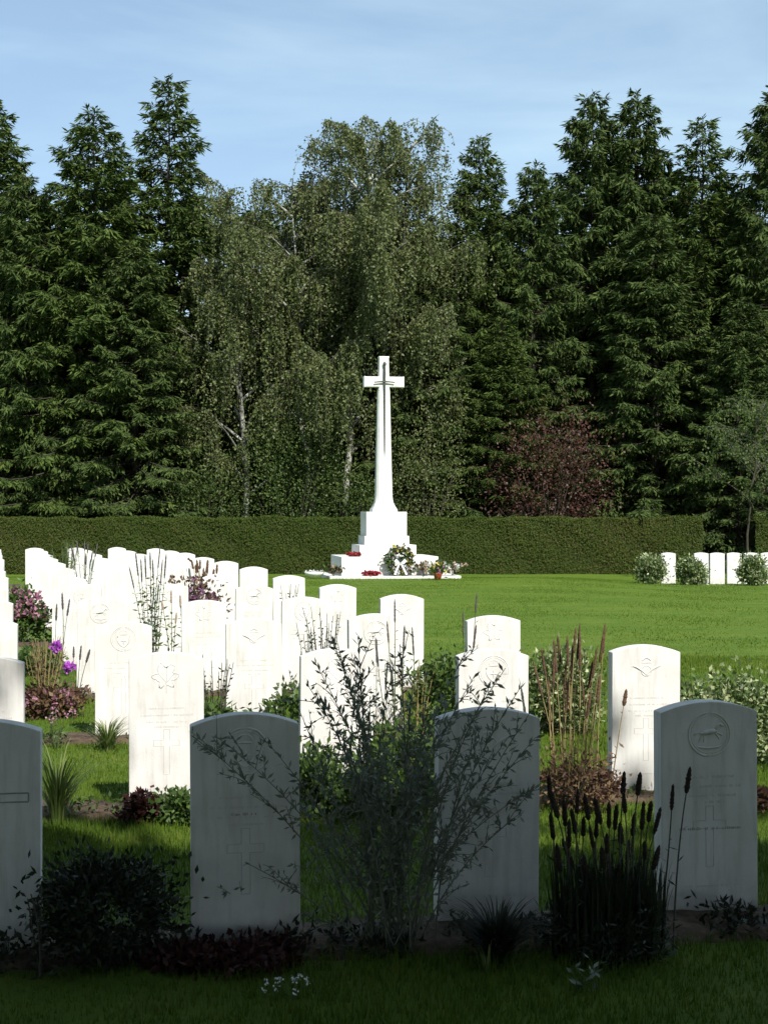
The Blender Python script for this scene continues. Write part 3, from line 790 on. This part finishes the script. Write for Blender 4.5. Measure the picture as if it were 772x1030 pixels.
def build_shade_trees():
    """broad-leaved belt behind the viewer that throws the foreground shadow, plus unseen trees added to block sky light"""
    def tree(x, y, zc, ry, rz_, seed, label, dens=1.0):
        r = thing('shade_tree', label, 'tree', (x, y, 0), 0, 'shade trees behind the viewer')
        tb = Tubes(9); tb.add([(0, 0, -.2), (.05, 0, 1.5), (0, .05, zc - 1)], [.24, .18, .12])
        g, C = clump_geo(seed, (0, 0, zc), (ry, ry, rz_), int(190 * dens), 90, (.36, .26), .16, .05)
        rng = random.Random(seed)
        for k in range(14):
            e = C[rng.randrange(len(C))]; tb.add(curve((0, 0, zc - 2.5 + rng.uniform(0, 2)), e, (0, 0, .4), 6), np.linspace(.09, .02, 6))
        link_mesh('trunk', tb.mesh('t'), M['bark'], r); link_mesh('crown', mesh_np('c', *g), M['canopy'], r)
    od = ('first', 'second', 'third', 'fourth', 'fifth', 'sixth', 'seventh', 'eighth', 'ninth', 'tenth', 'eleventh')
    for i, (x, y) in enumerate([(-5.2 + 1.6 * k, -4.38 + .06 * (k % 3)) for k in range(11)]):
        tree(x, y - (.3 if i in (6, 7, 8) else 0), 7.0, 2.6, 4.2, 60 + i, f'broad leafy tree behind the viewer, {od[i]} from the left in the near row')
    for i, x in enumerate((-13, -8, -3, 2, 7, 12)):  # far row added out of view to close off the rear sky
        tree(x, -10.8, 10., 3.6, 5.6, 80 + i, f'unseen tree added to block rear sky light, {od[i]} from the left in the far row', 1.1)
    tree(-4.6, 2.0, 10.2, 4.0, 3.6, 71, 'unseen leafy tree added left of the viewer, crown blocking sky light over the lawn', 1.3)  # side crowns from here on are added unseen to cut sky light in front
    tree(-6.6, 6.6, 10.4, 3.8, 3.2, 76, 'unseen leafy tree added left of the front graves to block sky light', 1.3)
    tree(-9.5, 3.5, 8.5, 4.2, 4.6, 72, 'unseen spreading tree added further left of the viewer to block sky light', 1.2)
    tree(-10, -3.5, 8.5, 4.2, 4.6, 73, 'unseen spreading tree added behind and far left of the viewer to block sky light', 1.2)
    tree(12.8, 2.5, 7.8, 3.3, 4.0, 74, 'unseen spreading tree added right of the viewer to block sky light')
    tree(14.5, -3.5, 7.8, 3.6, 4.6, 75, 'unseen spreading tree added behind and far right of the viewer to block sky light')

# -------------------------------------------------------------------- hedge
def build_hedge(x0, x1, n, label, seed):
    y0, y1 = 44.5, 45.6; h = 1.64
    r = thing('clipped_hedge', label, 'hedge', (0, y0, 0))
    xs = np.linspace(x0, x1, 55)
    Vs = []
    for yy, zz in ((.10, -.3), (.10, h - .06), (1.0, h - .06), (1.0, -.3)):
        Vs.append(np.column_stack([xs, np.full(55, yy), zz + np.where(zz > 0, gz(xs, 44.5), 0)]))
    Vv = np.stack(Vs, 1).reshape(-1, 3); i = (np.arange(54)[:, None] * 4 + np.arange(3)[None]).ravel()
    link_mesh('inner_dark_core', mesh_np('core', Vv, np.stack([i, i + 4, i + 5, i + 1], 1)), M['hedge_in'], r)  # plain dark core in place of the hedge's shaded depth
    rng = np.random.default_rng(seed)
    x = rng.uniform(x0, x1, n); front = rng.random(n) < .72
    g = gz(x, 44.5)
    z = np.where(front, rng.uniform(-.02, h, n), h + rng.normal(0, .022, n) + .035 * np.sin(x * 2.3) * np.sin(x * .7 + 1) + .02 * np.sin(x * 5.1))
    z = np.where(front, z, z)
    y = np.where(front, .04 + rng.normal(0, .035, n) + .03 * np.sin(x * 3.1 + z * 4), rng.uniform(0, 1.1, n))
    P = np.stack([x, y, z + g], 1)
    out = np.where(front[:, None], [0, -1., .3], [0, -.1, 1.])
    D = np.array([0, 0, .8]) + rng.normal(size=(n, 3)) * .6
    link_mesh('foliage', mesh_np('hl', *leaf_geo(P, D, out + rng.normal(size=(n, 3)) * .3, rng.uniform(.035, .065, n), rng.uniform(.022, .038, n))), M['hedge'], r)

# ------------------------------------------------------------------- plants
def spike_mesh(length, rad, seed):
    t = Tubes(7); rng = random.Random(seed); n = 22
    zz = np.linspace(0, length, n)
    rr = [rad * np.interp(i / 21, np.linspace(0, 1, 11), (.5, .95, 1, 1.02, 1, .98, .95, .9, .82, .65, .12)) * rng.uniform(.72, 1.15) for i in range(n)]
    t.add(np.column_stack([np.zeros(n), np.zeros(n), zz]), rr)
    return t.mesh('spike')

def herb(name, label, cat, x, y, stems, leaf=None, leafm='fern', stemm='stem', spike=None, spikem='brownhead', seed=0, group=None, leaf_from=.05, leaf_to=.9, gap=.025, whorl=1, head=None, headm='pink', srad=.003, z=None, part_spikes=True, droop=0., bf=.3):
    """stems: list of (dx, dy, height) tips relative to base, or (n, height, spread)"""
    rng = np.random.default_rng(seed + 1000)
    g0 = float(gz(x, y)) if z is None else z
    t = thing(name, label, cat, (x, y, g0), 0, group)
    if isinstance(stems, tuple):
        n, h, sp = stems; lst = []
        for k in range(n):
            a = rng.uniform(0, 6.28); r_ = sp * math.sqrt(rng.random()); lst.append((math.cos(a) * r_, math.sin(a) * r_, h * rng.uniform(.72, 1.05)))
        stems = lst
    tb = Tubes(4); LP, LD, LL = [], [], []
    tips = []
    for dx, dy, h in stems:
        b = np.array([dx * bf + rng.normal(0, .015), dy * bf + rng.normal(0, .015), -.02]); e = np.array([dx, dy, h])
        c = curve(b, e, (rng.normal(0, .02), rng.normal(0, .02), .08 * h), 8); tb.add(c, np.linspace(srad * 1.3, srad * .7, 8))
        tips.append((e, unit(c[-1] - c[-2])))
        if leaf:
            L = np.linalg.norm(e - b); m = max(2, int(L * (leaf_to - leaf_from) / gap)); ts = np.linspace(leaf_from, leaf_to, m)
            p = np.stack([np.interp(ts, np.linspace(0, 1, 8), c[:, j]) for j in range(3)], 1)
            for w in range(whorl):
                a = rng.uniform(0, 6.28, m) if whorl == 1 else np.arange(m) * 1.57 + w * 6.283 / whorl
                LP.append(p); LD.append(np.column_stack([np.cos(a), np.sin(a), rng.uniform(-.2, .8, m) - droop]))
                LL.append(leaf[0] * rng.uniform(.6, 1.15, m) * (1.15 - .6 * ts))
    link_mesh('stems', tb.mesh('st'), M[stemm], t)
    if leaf:
        P = np.concatenate(LP); LLc = np.concatenate(LL)
        link_mesh('leaves', leaf_mesh('lv', P, np.concatenate(LD), rng.normal(size=(len(P), 3)) * .5 + [0, 0, 1], LLc, LLc * leaf[1]), M[leafm], t)
    if spike:
        for k, (e, d) in enumerate(tips):
            me = spike_mesh(spike[0] * rng.uniform(.75, 1.2), spike[1] * rng.uniform(.85, 1.15), k + seed)
            o = link_mesh('flower_spike', me, M[spikem], t, True); o.location = e - d * .01
            o.rotation_mode = 'QUATERNION'; o.rotation_quaternion = Vector(d).to_track_quat('Z', 'Y')
    if head:
        for k, (e, d) in enumerate(tips):
            m = head[1]; dd = rand_dir(m, rng); pp = e + dd * head[0] * .55 * rng.uniform(.3, 1, (m, 1))
            link_mesh('flower_head', leaf_mesh('fh', pp, dd + rng.normal(size=(m, 3)) * .5, rand_dir(m, rng), head[0] * .6, head[0] * .5), M[headm], t)
    return t

def shrub(name, label, cat, x, y, rw, h, leaf, leafm, seed, n=40, per=40, spread=.25, group=None, stems=10, shell=.4, extra=None):
    t = thing(name, label, cat, (x, y, float(gz(x, y))), 0, group)
    g, C = clump_geo(seed, (0, 0, h * .52), (rw, rw * .85, h * .5), n, per, leaf, spread, shell)
    v, f = g; v[:, 2] = np.maximum(v[:, 2], .0 + .01 * np.random.default_rng(seed).random(len(v)))
    link_mesh('foliage', mesh_np('fo', v, f), M[leafm], t)
    tb = Tubes(4); rng = random.Random(seed)
    for k in range(stems): tb.add(curve((rng.uniform(-.04, .04), rng.uniform(-.04, .04), -.02), C[rng.randrange(len(C))], (0, 0, .05), 5), .004 + .004 * rw)
    link_mesh('stems', tb.mesh('st'), M['darkstem'], t)
    if extra:
        em, k, sz = extra; r2 = np.random.default_rng(seed + 1); d = rand_dir(k, r2); d[:, 2] = np.abs(d[:, 2]); d[:, 1] -= .3; d = unit(d)
        P = np.array([0, 0, h * .52]) + d * [rw, rw * .85, h * .5] * r2.uniform(.9, 1.12, (k, 1)); P = np.repeat(P, 9, 0)
        link_mesh('blossom', leaf_mesh('bl', P, rand_dir(len(P), r2), rand_dir(len(P), r2), sz, sz * .8), M[em], t)
    return t

def tuft(name, label, x, y, n, h, spread, w, mat, seed, group=None, br=0.):
    rng = np.random.default_rng(seed); k = 6
    tb_v, tb_f, o = [], [], 0
    for i in range(n):
        a = rng.uniform(0, 6.28); hh = h * rng.uniform(.55, 1.1); sp = spread * rng.uniform(.3, 1.2)
        t = np.linspace(0, 1, k); r = sp * t ** 1.7 + rng.uniform(0, .03); zz = hh * (t * 1.35 - .45 * t ** 2.6) - .02
        cen = np.column_stack([np.cos(a) * r, np.sin(a) * r, zz]); wd = w * (1 - t ** 2) * rng.uniform(.7, 1.2) + .0006
        if br:
            b_ = rng.uniform(0, 6.28); q_ = br * math.sqrt(rng.random()); cen = cen + [math.cos(b_) * q_, math.sin(b_) * q_ * .6, 0]
        s = np.array([-math.sin(a), math.cos(a), 0])
        tb_v.append(np.stack([cen - s * wd[:, None], cen + s * wd[:, None]], 1).reshape(-1, 3))
        ii = np.arange(k - 1) * 2 + o; tb_f.append(np.stack([ii, ii + 1, ii + 3, ii + 2], 1)); o += 2 * k
    ob = link_mesh(name, mesh_np('tuft', np.concatenate(tb_v), np.concatenate(tb_f)), M[mat])
    ob.location = (x, y, float(gz(x, y))); return tag(ob, label, 'plant', group)

def wiry_shrub():
    """big sparse shrub in the middle of the shaded row: many fanned stems with small narrow leaves"""
    bx, by = wx(392, 5.28), 5.22
    rng = np.random.default_rng(77)
    t = thing('wispy_shrub', 'big sparse shrub with fanned stems and narrow leaves in the shaded front row', 'shrub', (bx, by, 0))
    tips = [(300, 712), (318, 668), (333, 640), (343, 668), (352, 690), (322, 700), (196, 742), (232, 752), (258, 735), (276, 770), (215, 905), (248, 868), (292, 800), (310, 760), (337, 735), (362, 725),
            (372, 700), (398, 660), (402, 648), (415, 690), (384, 740), (428, 720), (442, 735), (455, 700), (468, 655), (478, 678), (492, 690), (508, 672), (524, 690), (533, 716), (538, 742), (512, 740), (540, 790), (520, 820), (500, 780), (470, 770),
            (352, 790), (420, 780), (400, 800), (330, 830), (446, 810), (375, 770), (360, 640), (310, 690), (448, 770), (484, 730)]
    st = Tubes(4); tw = Tubes(3); LP, LD, LL = [], [], []
    def leaves(c, L, gap, l0, l1, a=.0):
        m = max(3, int(L / gap)); ts = rng.uniform(a, 1, m); k = len(c)
        p = np.stack([np.interp(ts, np.linspace(0, 1, k), c[:, j]) for j in range(3)], 1)
        tan = unit(c[-1] - c[0]); d = rng.normal(size=(m, 3)) * .75 + tan * .75
        LP.append(p); LD.append(d); LL.append(rng.uniform(l0, l1, m))
    for px, py in tips:
        d = by + rng.normal(0, .16)
        e = np.array([wx(px, d) - bx, d - by, wz(py, d)])
        b = np.array([rng.normal(0, .06), rng.normal(0, .05), -.03])
        c = curve(b, e, np.array([-e[0] * .16, 0, e[2] * .10]) + rng.normal(0, .03, 3), 9)
        L = np.linalg.norm(e - b); st.add(c, np.linspace(.0034, .0011, 9))
        leaves(c, L, .014, .018, .042, .12)
        for k in range(int(L / .075)):
            ti = rng.uniform(.3, .95); s = np.array([np.interp(ti, np.linspace(0, 1, 9), c[:, j]) for j in range(3)])
            tan = unit(e - b); dv = unit(tan * .9 + rng.normal(size=3) * .6); l2 = rng.uniform(.06, .20) * (1.2 - ti * .6)
            c2 = curve(s, s + dv * l2, (0, 0, .012), 5); tw.add(c2, np.linspace(.002, .0008, 5)); leaves(c2, l2, .011, .015, .036)
    link_mesh('stems', st.mesh('st'), M['silverstem'], t); link_mesh('twigs', tw.mesh('tw'), M['silverstem'], t)
    P = np.concatenate(LP); LLc = np.concatenate(LL)
    link_mesh('leaves', leaf_mesh('lv', P, np.concatenate(LD), rng.normal(size=(len(P), 3)), LLc, LLc * .30, .5), M['wiry'], t)

def ground_cover(r, c0, c1, n, mat, leaf, h, seed, label, off=(-.20, .12)):
    rng = np.random.default_rng(seed)
    cc = rng.uniform(c0, c1, n); keep = (np.sin(cc * 7.3 + seed) + np.sin(cc * 17.1) + rng.normal(0, .5, n)) > -.2
    cc = cc[keep]; n = len(cc); o = rng.uniform(*off, n)
    p = P0 + r * V + cc[:, None] * U + PN * o[:, None]
    hh = h * rng.random(n) ** 1.5 * (.6 + .4 * np.sin(cc * 11))
    P = np.column_stack([p, gz(p[:, 0], p[:, 1]) + .015 + np.maximum(hh, 0)])
    D = rng.normal(size=(n, 3)) + [0, 0, .7]
    tag(link_mesh('ground_cover', leaf_mesh('gc', P, D, rng.normal(size=(n, 3)) + [0, 0, .8], rng.uniform(.6, 1.3, n) * leaf[0], rng.uniform(.6, 1.3, n) * leaf[1]), M[mat]), label, 'ground cover', kind='stuff')

def ground_d(py): return CAM_H * F / (py - HOR)

def build_plants():
    wiry_shrub()
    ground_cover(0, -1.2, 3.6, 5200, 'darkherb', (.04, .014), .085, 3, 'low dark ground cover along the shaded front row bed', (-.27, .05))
    ground_cover(1, -1.0, 4.4, 2600, 'fern', (.04, .016), .07, 4, 'low green ground cover along the first sunlit row bed')
    ground_cover(2, -1.0, 4.4, 2600, 'fern', (.045, .02), .08, 5, 'low green ground cover along the second sunlit row bed')
    ground_cover(3, -1.0, 4.4, 2200, 'fern', (.05, .022), .09, 6, 'low green ground cover along the third sunlit row bed')
    # ---- shaded front row
    d = 5.15
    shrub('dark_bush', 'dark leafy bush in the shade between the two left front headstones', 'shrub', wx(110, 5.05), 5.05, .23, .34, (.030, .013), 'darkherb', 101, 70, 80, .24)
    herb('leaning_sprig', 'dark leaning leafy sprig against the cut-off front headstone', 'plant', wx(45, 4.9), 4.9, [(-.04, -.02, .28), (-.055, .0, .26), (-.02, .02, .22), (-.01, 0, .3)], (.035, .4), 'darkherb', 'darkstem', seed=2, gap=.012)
    shrub('red_leaved_plant', 'low dark red leafy plant at the foot of the second front headstone', 'plant', wx(250, 5.02), 5.02, .18, .075, (.03, .02), 'redleaf', 102, 40, 40, .3)
    shrub('red_leaved_plant', 'dark red clump left of the second front headstone foot', 'plant', wx(185, 5.0), 5.0, .10, .07, (.035, .022), 'redleaf', 112, 24, 40, .3)
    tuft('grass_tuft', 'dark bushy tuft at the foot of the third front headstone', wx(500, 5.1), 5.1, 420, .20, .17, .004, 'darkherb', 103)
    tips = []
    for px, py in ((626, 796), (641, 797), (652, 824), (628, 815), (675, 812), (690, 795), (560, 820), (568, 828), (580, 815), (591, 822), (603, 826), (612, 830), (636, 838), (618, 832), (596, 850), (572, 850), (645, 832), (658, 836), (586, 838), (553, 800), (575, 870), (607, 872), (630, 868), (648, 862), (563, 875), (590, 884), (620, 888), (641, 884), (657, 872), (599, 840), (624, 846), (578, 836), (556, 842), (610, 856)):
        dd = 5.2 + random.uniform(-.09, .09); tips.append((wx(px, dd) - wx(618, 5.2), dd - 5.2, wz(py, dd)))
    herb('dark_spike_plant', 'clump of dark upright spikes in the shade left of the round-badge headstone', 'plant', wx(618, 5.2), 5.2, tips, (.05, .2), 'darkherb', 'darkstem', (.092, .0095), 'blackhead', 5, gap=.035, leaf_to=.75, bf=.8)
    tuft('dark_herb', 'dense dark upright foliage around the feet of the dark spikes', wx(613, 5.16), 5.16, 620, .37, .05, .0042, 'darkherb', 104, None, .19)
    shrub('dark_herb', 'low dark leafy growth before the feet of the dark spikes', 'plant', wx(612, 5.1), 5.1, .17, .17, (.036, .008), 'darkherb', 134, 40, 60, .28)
    herb('small_white_flower', 'tiny white flowers in the dark grass below the second front headstone', 'flowers', wx(292, 4.66), 4.66, (11, .06, .085), (.02, .5), 'fern', 'stem', None, seed=6, head=(.014, 9), headm='whitepetal', srad=.0012)
    herb('pale_weed', 'pale leafy weed in the dark grass below the dark spikes', 'plant', wx(586, 4.78), 4.78, (9, .09, .08), (.05, .5), 'wiry', 'stem', None, seed=7, srad=.0015)
    herb('pale_weed', 'pale leafy weed near the foot of the round-badge headstone', 'plant', wx(664, 5.1), 5.1, (7, .14, .05), (.05, .5), 'wiry', 'stem', None, seed=8, srad=.0015)
    tuft('grass_tuft', 'thin pale grass wisp before the third front headstone', wx(490, 4.95), 4.95, 16, .12, .06, .0018, 'blade', 105)
    # ---- second row (first sunlit one)
    tuft('strap_leaved_clump', 'pale arching strap-leaved clump beside the cut-off shaded headstone', wx(58, 7.35), 7.35, 90, .42, .26, .005, 'blade', 110)
    shrub('low_dark_plant', 'small dark red-brown plant at the foot of the leaf-badge headstone', 'plant', wx(146, 7.4), 7.4, .11, .13, (.035, .022), 'redleaf', 111, 26, 40, .3)
    shrub('low_green_plant', 'low yellow-green plant right of the leaf-badge headstone', 'plant', wx(180, 7.35), 7.35, .12, .14, (.035, .02), 'fern', 113, 26, 40, .3)
    shrub('green_herb', 'bright green leafy plant behind the wispy shrub at centre', 'plant', wx(418, 7.5), 7.5, .30, .42, (.05, .024), 'fern', 114, 45, 50, .26)
    shrub('green_herb', 'bright green bushy plant behind wispy shrub stems left of centre', 'plant', wx(318, 7.55), 7.55, .26, .30, (.05, .024), 'fern', 115, 40, 50, .26)
    tp = []
    for px, py in ((548, 678), (556, 690), (563, 664), (571, 668), (577, 655), (583, 672), (592, 690), (603, 664), (606, 655), (552, 712), (587, 705), (567, 700), (559, 675), (574, 684), (580, 662), (596, 680), (569, 715), (590, 720), (600, 705), (545, 700)):
        dd = 7.75 + random.uniform(-.12, .12); tp.append((wx(px, dd) - wx(577, 7.75), dd - 7.75, wz(py, dd)))
    herb('brown_spike_plant', 'tall dry plant with brown spikes left of the lone sunlit headstone', 'plant', wx(577, 7.75), 7.75, tp, (.05, .22), 'brownleaf', 'drystem', (.17, .0075), 'brownhead', 9, gap=.045, srad=.003, bf=.6)
    herb('brown_spike_plant', 'single brown spike leaning across the lone sunlit headstone', 'plant', wx(612, 7.7), 7.7, [(wx(627, 7.7) - wx(612, 7.7), 0, wz(708, 7.7))], (.04, .2), 'brownleaf', 'drystem', (.10, .010), 'brownhead', 10, gap=.08)
    shrub('reddish_herb', 'reddish brown foliage at the feet of the dry brown spikes', 'plant', wx(580, 7.65), 7.65, .19, .30, (.035, .013), 'brownleaf', 116, 36, 40, .3)
    shrub('variegated_shrub', 'cream and green variegated shrub behind the round-badge headstone', 'shrub', wx(735, 9.2), 9.2, .36, .50, (.036, .022), 'varieg', 117, 80, 80, .24, 'variegated shrubs')
    shrub('pink_ground_plant', 'small pinkish plant right of the round-badge headstone', 'plant', wx(764, 7.6), 7.6, .06, .13, (.04, .025), 'brownleaf', 118, 14, 20, .3)
    # ---- third row
    tuft('grass_clump', 'fresh green grassy clump left of the leaf-badge headstone', wx(108, 9.6), 9.6, 130, .24, .18, .005, 'blade', 120)
    herb('pink_flower_plant', 'thin green plant with few pink flowers in grass left of grassy clump', 'flowers', wx(60, 9.7), 9.7, (7, .24, .12), (.07, .2), 'fern', 'stem', None, seed=12, head=(.03, 10), headm='pink')
    shrub('variegated_shrub', 'cream and green variegated shrub behind the dry brown spikes', 'shrub', wx(562, 10.35), 10.35, .27, .56, (.038, .022), 'varieg', 121, 70, 70, .24, 'variegated shrubs')
    shrub('green_herb', 'olive green bush left of the headstone behind the third shaded stone', 'shrub', wx(447, 10.3), 10.3, .20, .52, (.05, .026), 'fern', 122, 40, 40, .27)
    herb('dry_stalk_plant', 'tall yellow-green stalks right of the central stones', 'plant', wx(418, 10.2), 10.2, (12, .52, .16), (.07, .2), 'blade', 'drystem', None, seed=13, gap=.04)
    herb('purple_spire', 'thin grey-purple spire before the stone at the open lawn', 'plant', wx(398, 10.1), 10.1, [(wx(397, 10.1) - wx(398, 10.1), 0, .80), (-.05, 0, .66), (.05, .02, .6), (.12, 0, .58), (-.12, 0, .5)], (.05, .25), 'wiry', 'stem', (.18, .007), 'greyhead', 14, gap=.03)
    herb('purple_spire', 'thin spires before the headstone with a variegated shrub beside it', 'plant', wx(470, 10.15), 10.15, [(wx(478, 10.1) - wx(470, 10.1), 0, .86), (-.03, 0, .7), (.04, .0, .62)], (.05, .25), 'wiry', 'stem', (.16, .007), 'greyhead', 15, gap=.035)
    herb('rose_bush', 'dark leafy rose sprigs between the leaf-badge and middle headstones', 'plant', wx(216, 10.0), 10.0, (14, .55, .15), (.05, .5), 'darkherb', 'darkstem', None, seed=16, gap=.035)
    shrub('low_green_plant', 'low green foliage under the dark rose sprigs', 'plant', wx(214, 9.95), 9.95, .16, .24, (.045, .025), 'fern', 123, 26, 36, .3)
    # purple flowers by the left column
    d = 10.5
    herb('brown_stem_plant', 'upright brown-stemmed plant behind the purple flowers at left', 'plant', wx(45, 12.0), 12.0, (34, .52, .18), (.06, .25), 'brownleaf', 'drystem', None, seed=17, gap=.03)
    herb('purple_phlox', 'green plant with two bright purple flower balls at left', 'flowers', wx(62, 11.4), 11.4, [(wx(58, 11.4) - wx(62, 11.4), -.05, wz(650, 11.4)), (wx(70, 11.4) - wx(62, 11.4), 0, wz(671, 11.4))], (.09, .3), 'fern', 'stem', None, seed=18, head=(.058, 60), headm='purple', gap=.02)
    shrub('pink_ground_plant', 'low plant with small pink blossoms at foot of the purple flowers', 'plant', wx(50, 11.2), 11.2, .24, .22, (.045, .025), 'brownleaf', 124, 40, 40, .3, None, 8, .4, ('pink', 26, .03))
    herb('grey_spire', 'three slim grey spikes before the left white stones', 'plant', wx(60, 13.4), 13.4, [(-.03, 0, .58), (.03, 0, .68), (.07, .0, .62)], (.05, .2), 'wiry', 'stem', (.15, .010), 'greyhead', 19, gap=.05)
    herb('grey_spire', 'three short grey spikes right of the purple flower balls', 'plant', wx(78, 11.6), 11.6, [(-.03, 0, .42), (.02, 0, .40), (.07, .0, .38)], (.05, .2), 'wiry', 'stem', (.12, .010), 'greyhead', 20, gap=.05)
    shrub('pink_hydrangea', 'mauve pink flowering bush in the gap at far left', 'shrub', wx(24, 17.6), 17.6, .27, .62, (.06, .04), 'fern', 125, 44, 40, .26, None, 8, .4, ('pink', 60, .06))
    shrub('low_green_plant', 'low green leafy mound behind the brown-stemmed plant at left', 'plant', wx(32, 14.2), 14.2, .24, .22, (.06, .035), 'fern', 126, 30, 40, .3)
    # ---- middle rows
    herb('mint_stem_plant', 'tall stems with paired leaves and grey spires, left of the middle column', 'plant', wx(155, 14.8), 14.8, [(-.12, 0, .86), (-.04, .03, .98), (.04, 0, 1.0), (.10, .02, .9), (-.2, 0, .8), (.0, -.04, .88), (-.16, .02, .92), (-.08, 0, .9), (.07, -.03, .84)], (.085, .34), 'fern', 'stem', (.22, .008), 'greyhead', 21, gap=.04, whorl=2)
    herb('mint_stem_plant', 'pale stems with paired leaves beside the taller grey spires', 'plant', wx(176, 12.7), 12.7, [(-.10, 0, .72), (-.03, 0, .78), (.05, .0, .74), (.1, .02, .66), (.0, .04, .6)], (.085, .34), 'fern', 'stem', (.10, .009), 'dusty', 22, gap=.04, whorl=2)
    shrub('heather_bush', 'brown and mauve flowering bush among the middle white stones', 'shrub', wx(190, 17.4), 17.4, .36, .72, (.06, .03), 'brownleaf', 127, 40, 40, .26, None, 10, .5, ('mauve', 60, .05))
    herb('sprig_plant', 'loose dark leafy sprigs before the stones left of the open lawn', 'plant', wx(326, 12.5), 12.5, (16, .72, .24), (.05, .5), 'darkherb', 'darkstem', None, seed=23, gap=.028)
    herb('sprig_plant', 'narrow dark leafy sprigs beside the stone left of the memorial', 'plant', wx(290, 15.1), 15.1, (9, .86, .12), (.055, .5), 'darkherb', 'darkstem', None, seed=24, gap=.028)
    shrub('low_green_plant', 'low green and yellow plant between stones below the dark sprigs', 'plant', wx(292, 10.1), 10.1, .16, .32, (.05, .026), 'fern', 128, 30, 36, .3)
    herb('yellow_green_plant', 'yellow-green feathery plant behind the far left stones', 'plant', wx(66, 27), 27, (30, 1.05, .26), (.12, .25), 'blade', 'stem', None, seed=25, gap=.05, srad=.006)
    herb('grey_spire', 'pale spires before the far stones left of centre', 'plant', wx(84, 24.5), 24.5, (8, .95, .25), (.09, .3), 'wiry', 'stem', (.2, .012), 'greyhead', 26, gap=.06, srad=.005)
    herb('dry_stalk_plant', 'thin dry stalk standing in front of the lawn by the memorial', 'plant', wx(398, 20.5), 20.5, (6, .3, .10), (.05, .2), 'blade', 'drystem', None, seed=27)
    shrub('red_leaved_plant', 'dark foot plant behind the third shaded headstone', 'plant', wx(600, 7.9), 7.9, .10, .13, (.04, .02), 'redleaf', 129, 20, 36, .3)
    herb('spiky_plant', 'upright brownish stems with pink tips between middle stones', 'plant', wx(205, 19.8), 19.8, (18, .8, .26), (.08, .25), 'brownleaf', 'drystem', (.12, .014), 'brownhead', 28, gap=.05, srad=.004)
    # ---- shrubs of the far right group
    for px, d, rw, h, lab, sd in ((654, 35.6, .31, .62, 'variegated shrub at the left end of the far right headstones', 130), (695, 35.2, .31, .58, 'variegated shrub in the middle of the far right headstones', 131), (757, 34.6, .31, .64, 'variegated shrub at the right end of the far right headstones', 132)):
        shrub('variegated_shrub', lab, 'shrub', wx(px, d), d, rw, h, (.07, .042), 'varieg', sd, 60, 60, .24, 'variegated shrubs')

# ------------------------------------------------------- camera, light, world
def build_camera_light():
    cam = bpy.data.cameras.new('camera'); co = bpy.data.objects.new('camera', cam); COL.objects.link(co)
    cam.sensor_fit = 'VERTICAL'; cam.sensor_height = 24.; cam.sensor_width = 18.; cam.lens = 24. * F / 1030.
    cam.shift_y = (HOR - 515) / 1030.
    co.location = (0, 0, CAM_H); co.rotation_euler = (R(90), 0, 0)
    cam.clip_start = .05; cam.clip_end = 2000
    scn.camera = co
    EL, AZ = R(45), R(155)
    s = Vector((math.sin(AZ) * math.cos(EL), math.cos(AZ) * math.cos(EL), math.sin(EL)))
    ld = bpy.data.lights.new('sun', 'SUN'); ld.energy = 5.; ld.angle = R(.53); ld.color = (1., .96, .90)
    lo = bpy.data.objects.new('sun', ld); COL.objects.link(lo); lo.rotation_euler = s.to_track_quat('Z', 'Y').to_euler(); lo.location = (20, -20, 30)
    w = bpy.data.worlds.new('World'); scn.world = w; w.use_nodes = True; nt = w.node_tree; nt.nodes.clear()
    out = N(nt, 'ShaderNodeOutputWorld'); bg = N(nt, 'ShaderNodeBackground'); bg.inputs['Strength'].default_value = .105
    sky = N(nt, 'ShaderNodeTexSky'); sky.sky_type = 'NISHITA'; sky.sun_disc = False; sky.sun_elevation = EL; sky.sun_rotation = AZ
    sky.air_density = 1.0; sky.dust_density = .6; sky.ozone_density = 2.2; sky.altitude = 50
    tc = N(nt, 'ShaderNodeTexCoord'); mp = N(nt, 'ShaderNodeMapping'); mp.inputs['Scale'].default_value = (1.2, 1.2, 6.0); mp.inputs['Rotation'].default_value = (0, R(9), 0)
    nz = N(nt, 'ShaderNodeTexNoise'); nz.inputs['Scale'].default_value = 2.2; nz.inputs['Detail'].default_value = 6; nz.inputs['Roughness'].default_value = .55; nz.inputs['Distortion'].default_value = .4
    nt.links.new(tc.outputs['Generated'], mp.inputs['Vector']); nt.links.new(mp.outputs[0], nz.inputs['Vector'])
    rp = ramp(nt, [(.38, (.22, .22, .22)), (.72, (.6, .6, .6))], nz.outputs['Fac'])
    mx = N(nt, 'ShaderNodeMix', data_type='RGBA'); nt.links.new(rp.outputs['Color'], mx.inputs['Factor']); nt.links.new(sky.outputs[0], mx.inputs['A']); mx.inputs['B'].default_value = (5.2, 6.9, 7.7, 1)
    nt.links.new(mx.outputs['Result'], bg.inputs['Color']); nt.links.new(bg.outputs[0], out.inputs['Surface'])
    scn.view_settings.view_transform = 'Standard'; scn.view_settings.look = 'None'; scn.view_settings.gamma = 1.; scn.view_settings.use_curve_mapping = False
    scn.view_settings.exposure = .5

build_ground(); build_beds(); build_grass()
build_headstones(); build_cross(); build_hedge(-14.5, 9.5, 175000, 'long low clipped green hedge along the back of the cemetery', 9)
build_hedge(11.1, 15.5, 32000, 'short end piece of clipped hedge behind the far right headstones', 10); build_trees(); build_shade_trees(); build_plants()
build_camera_light()
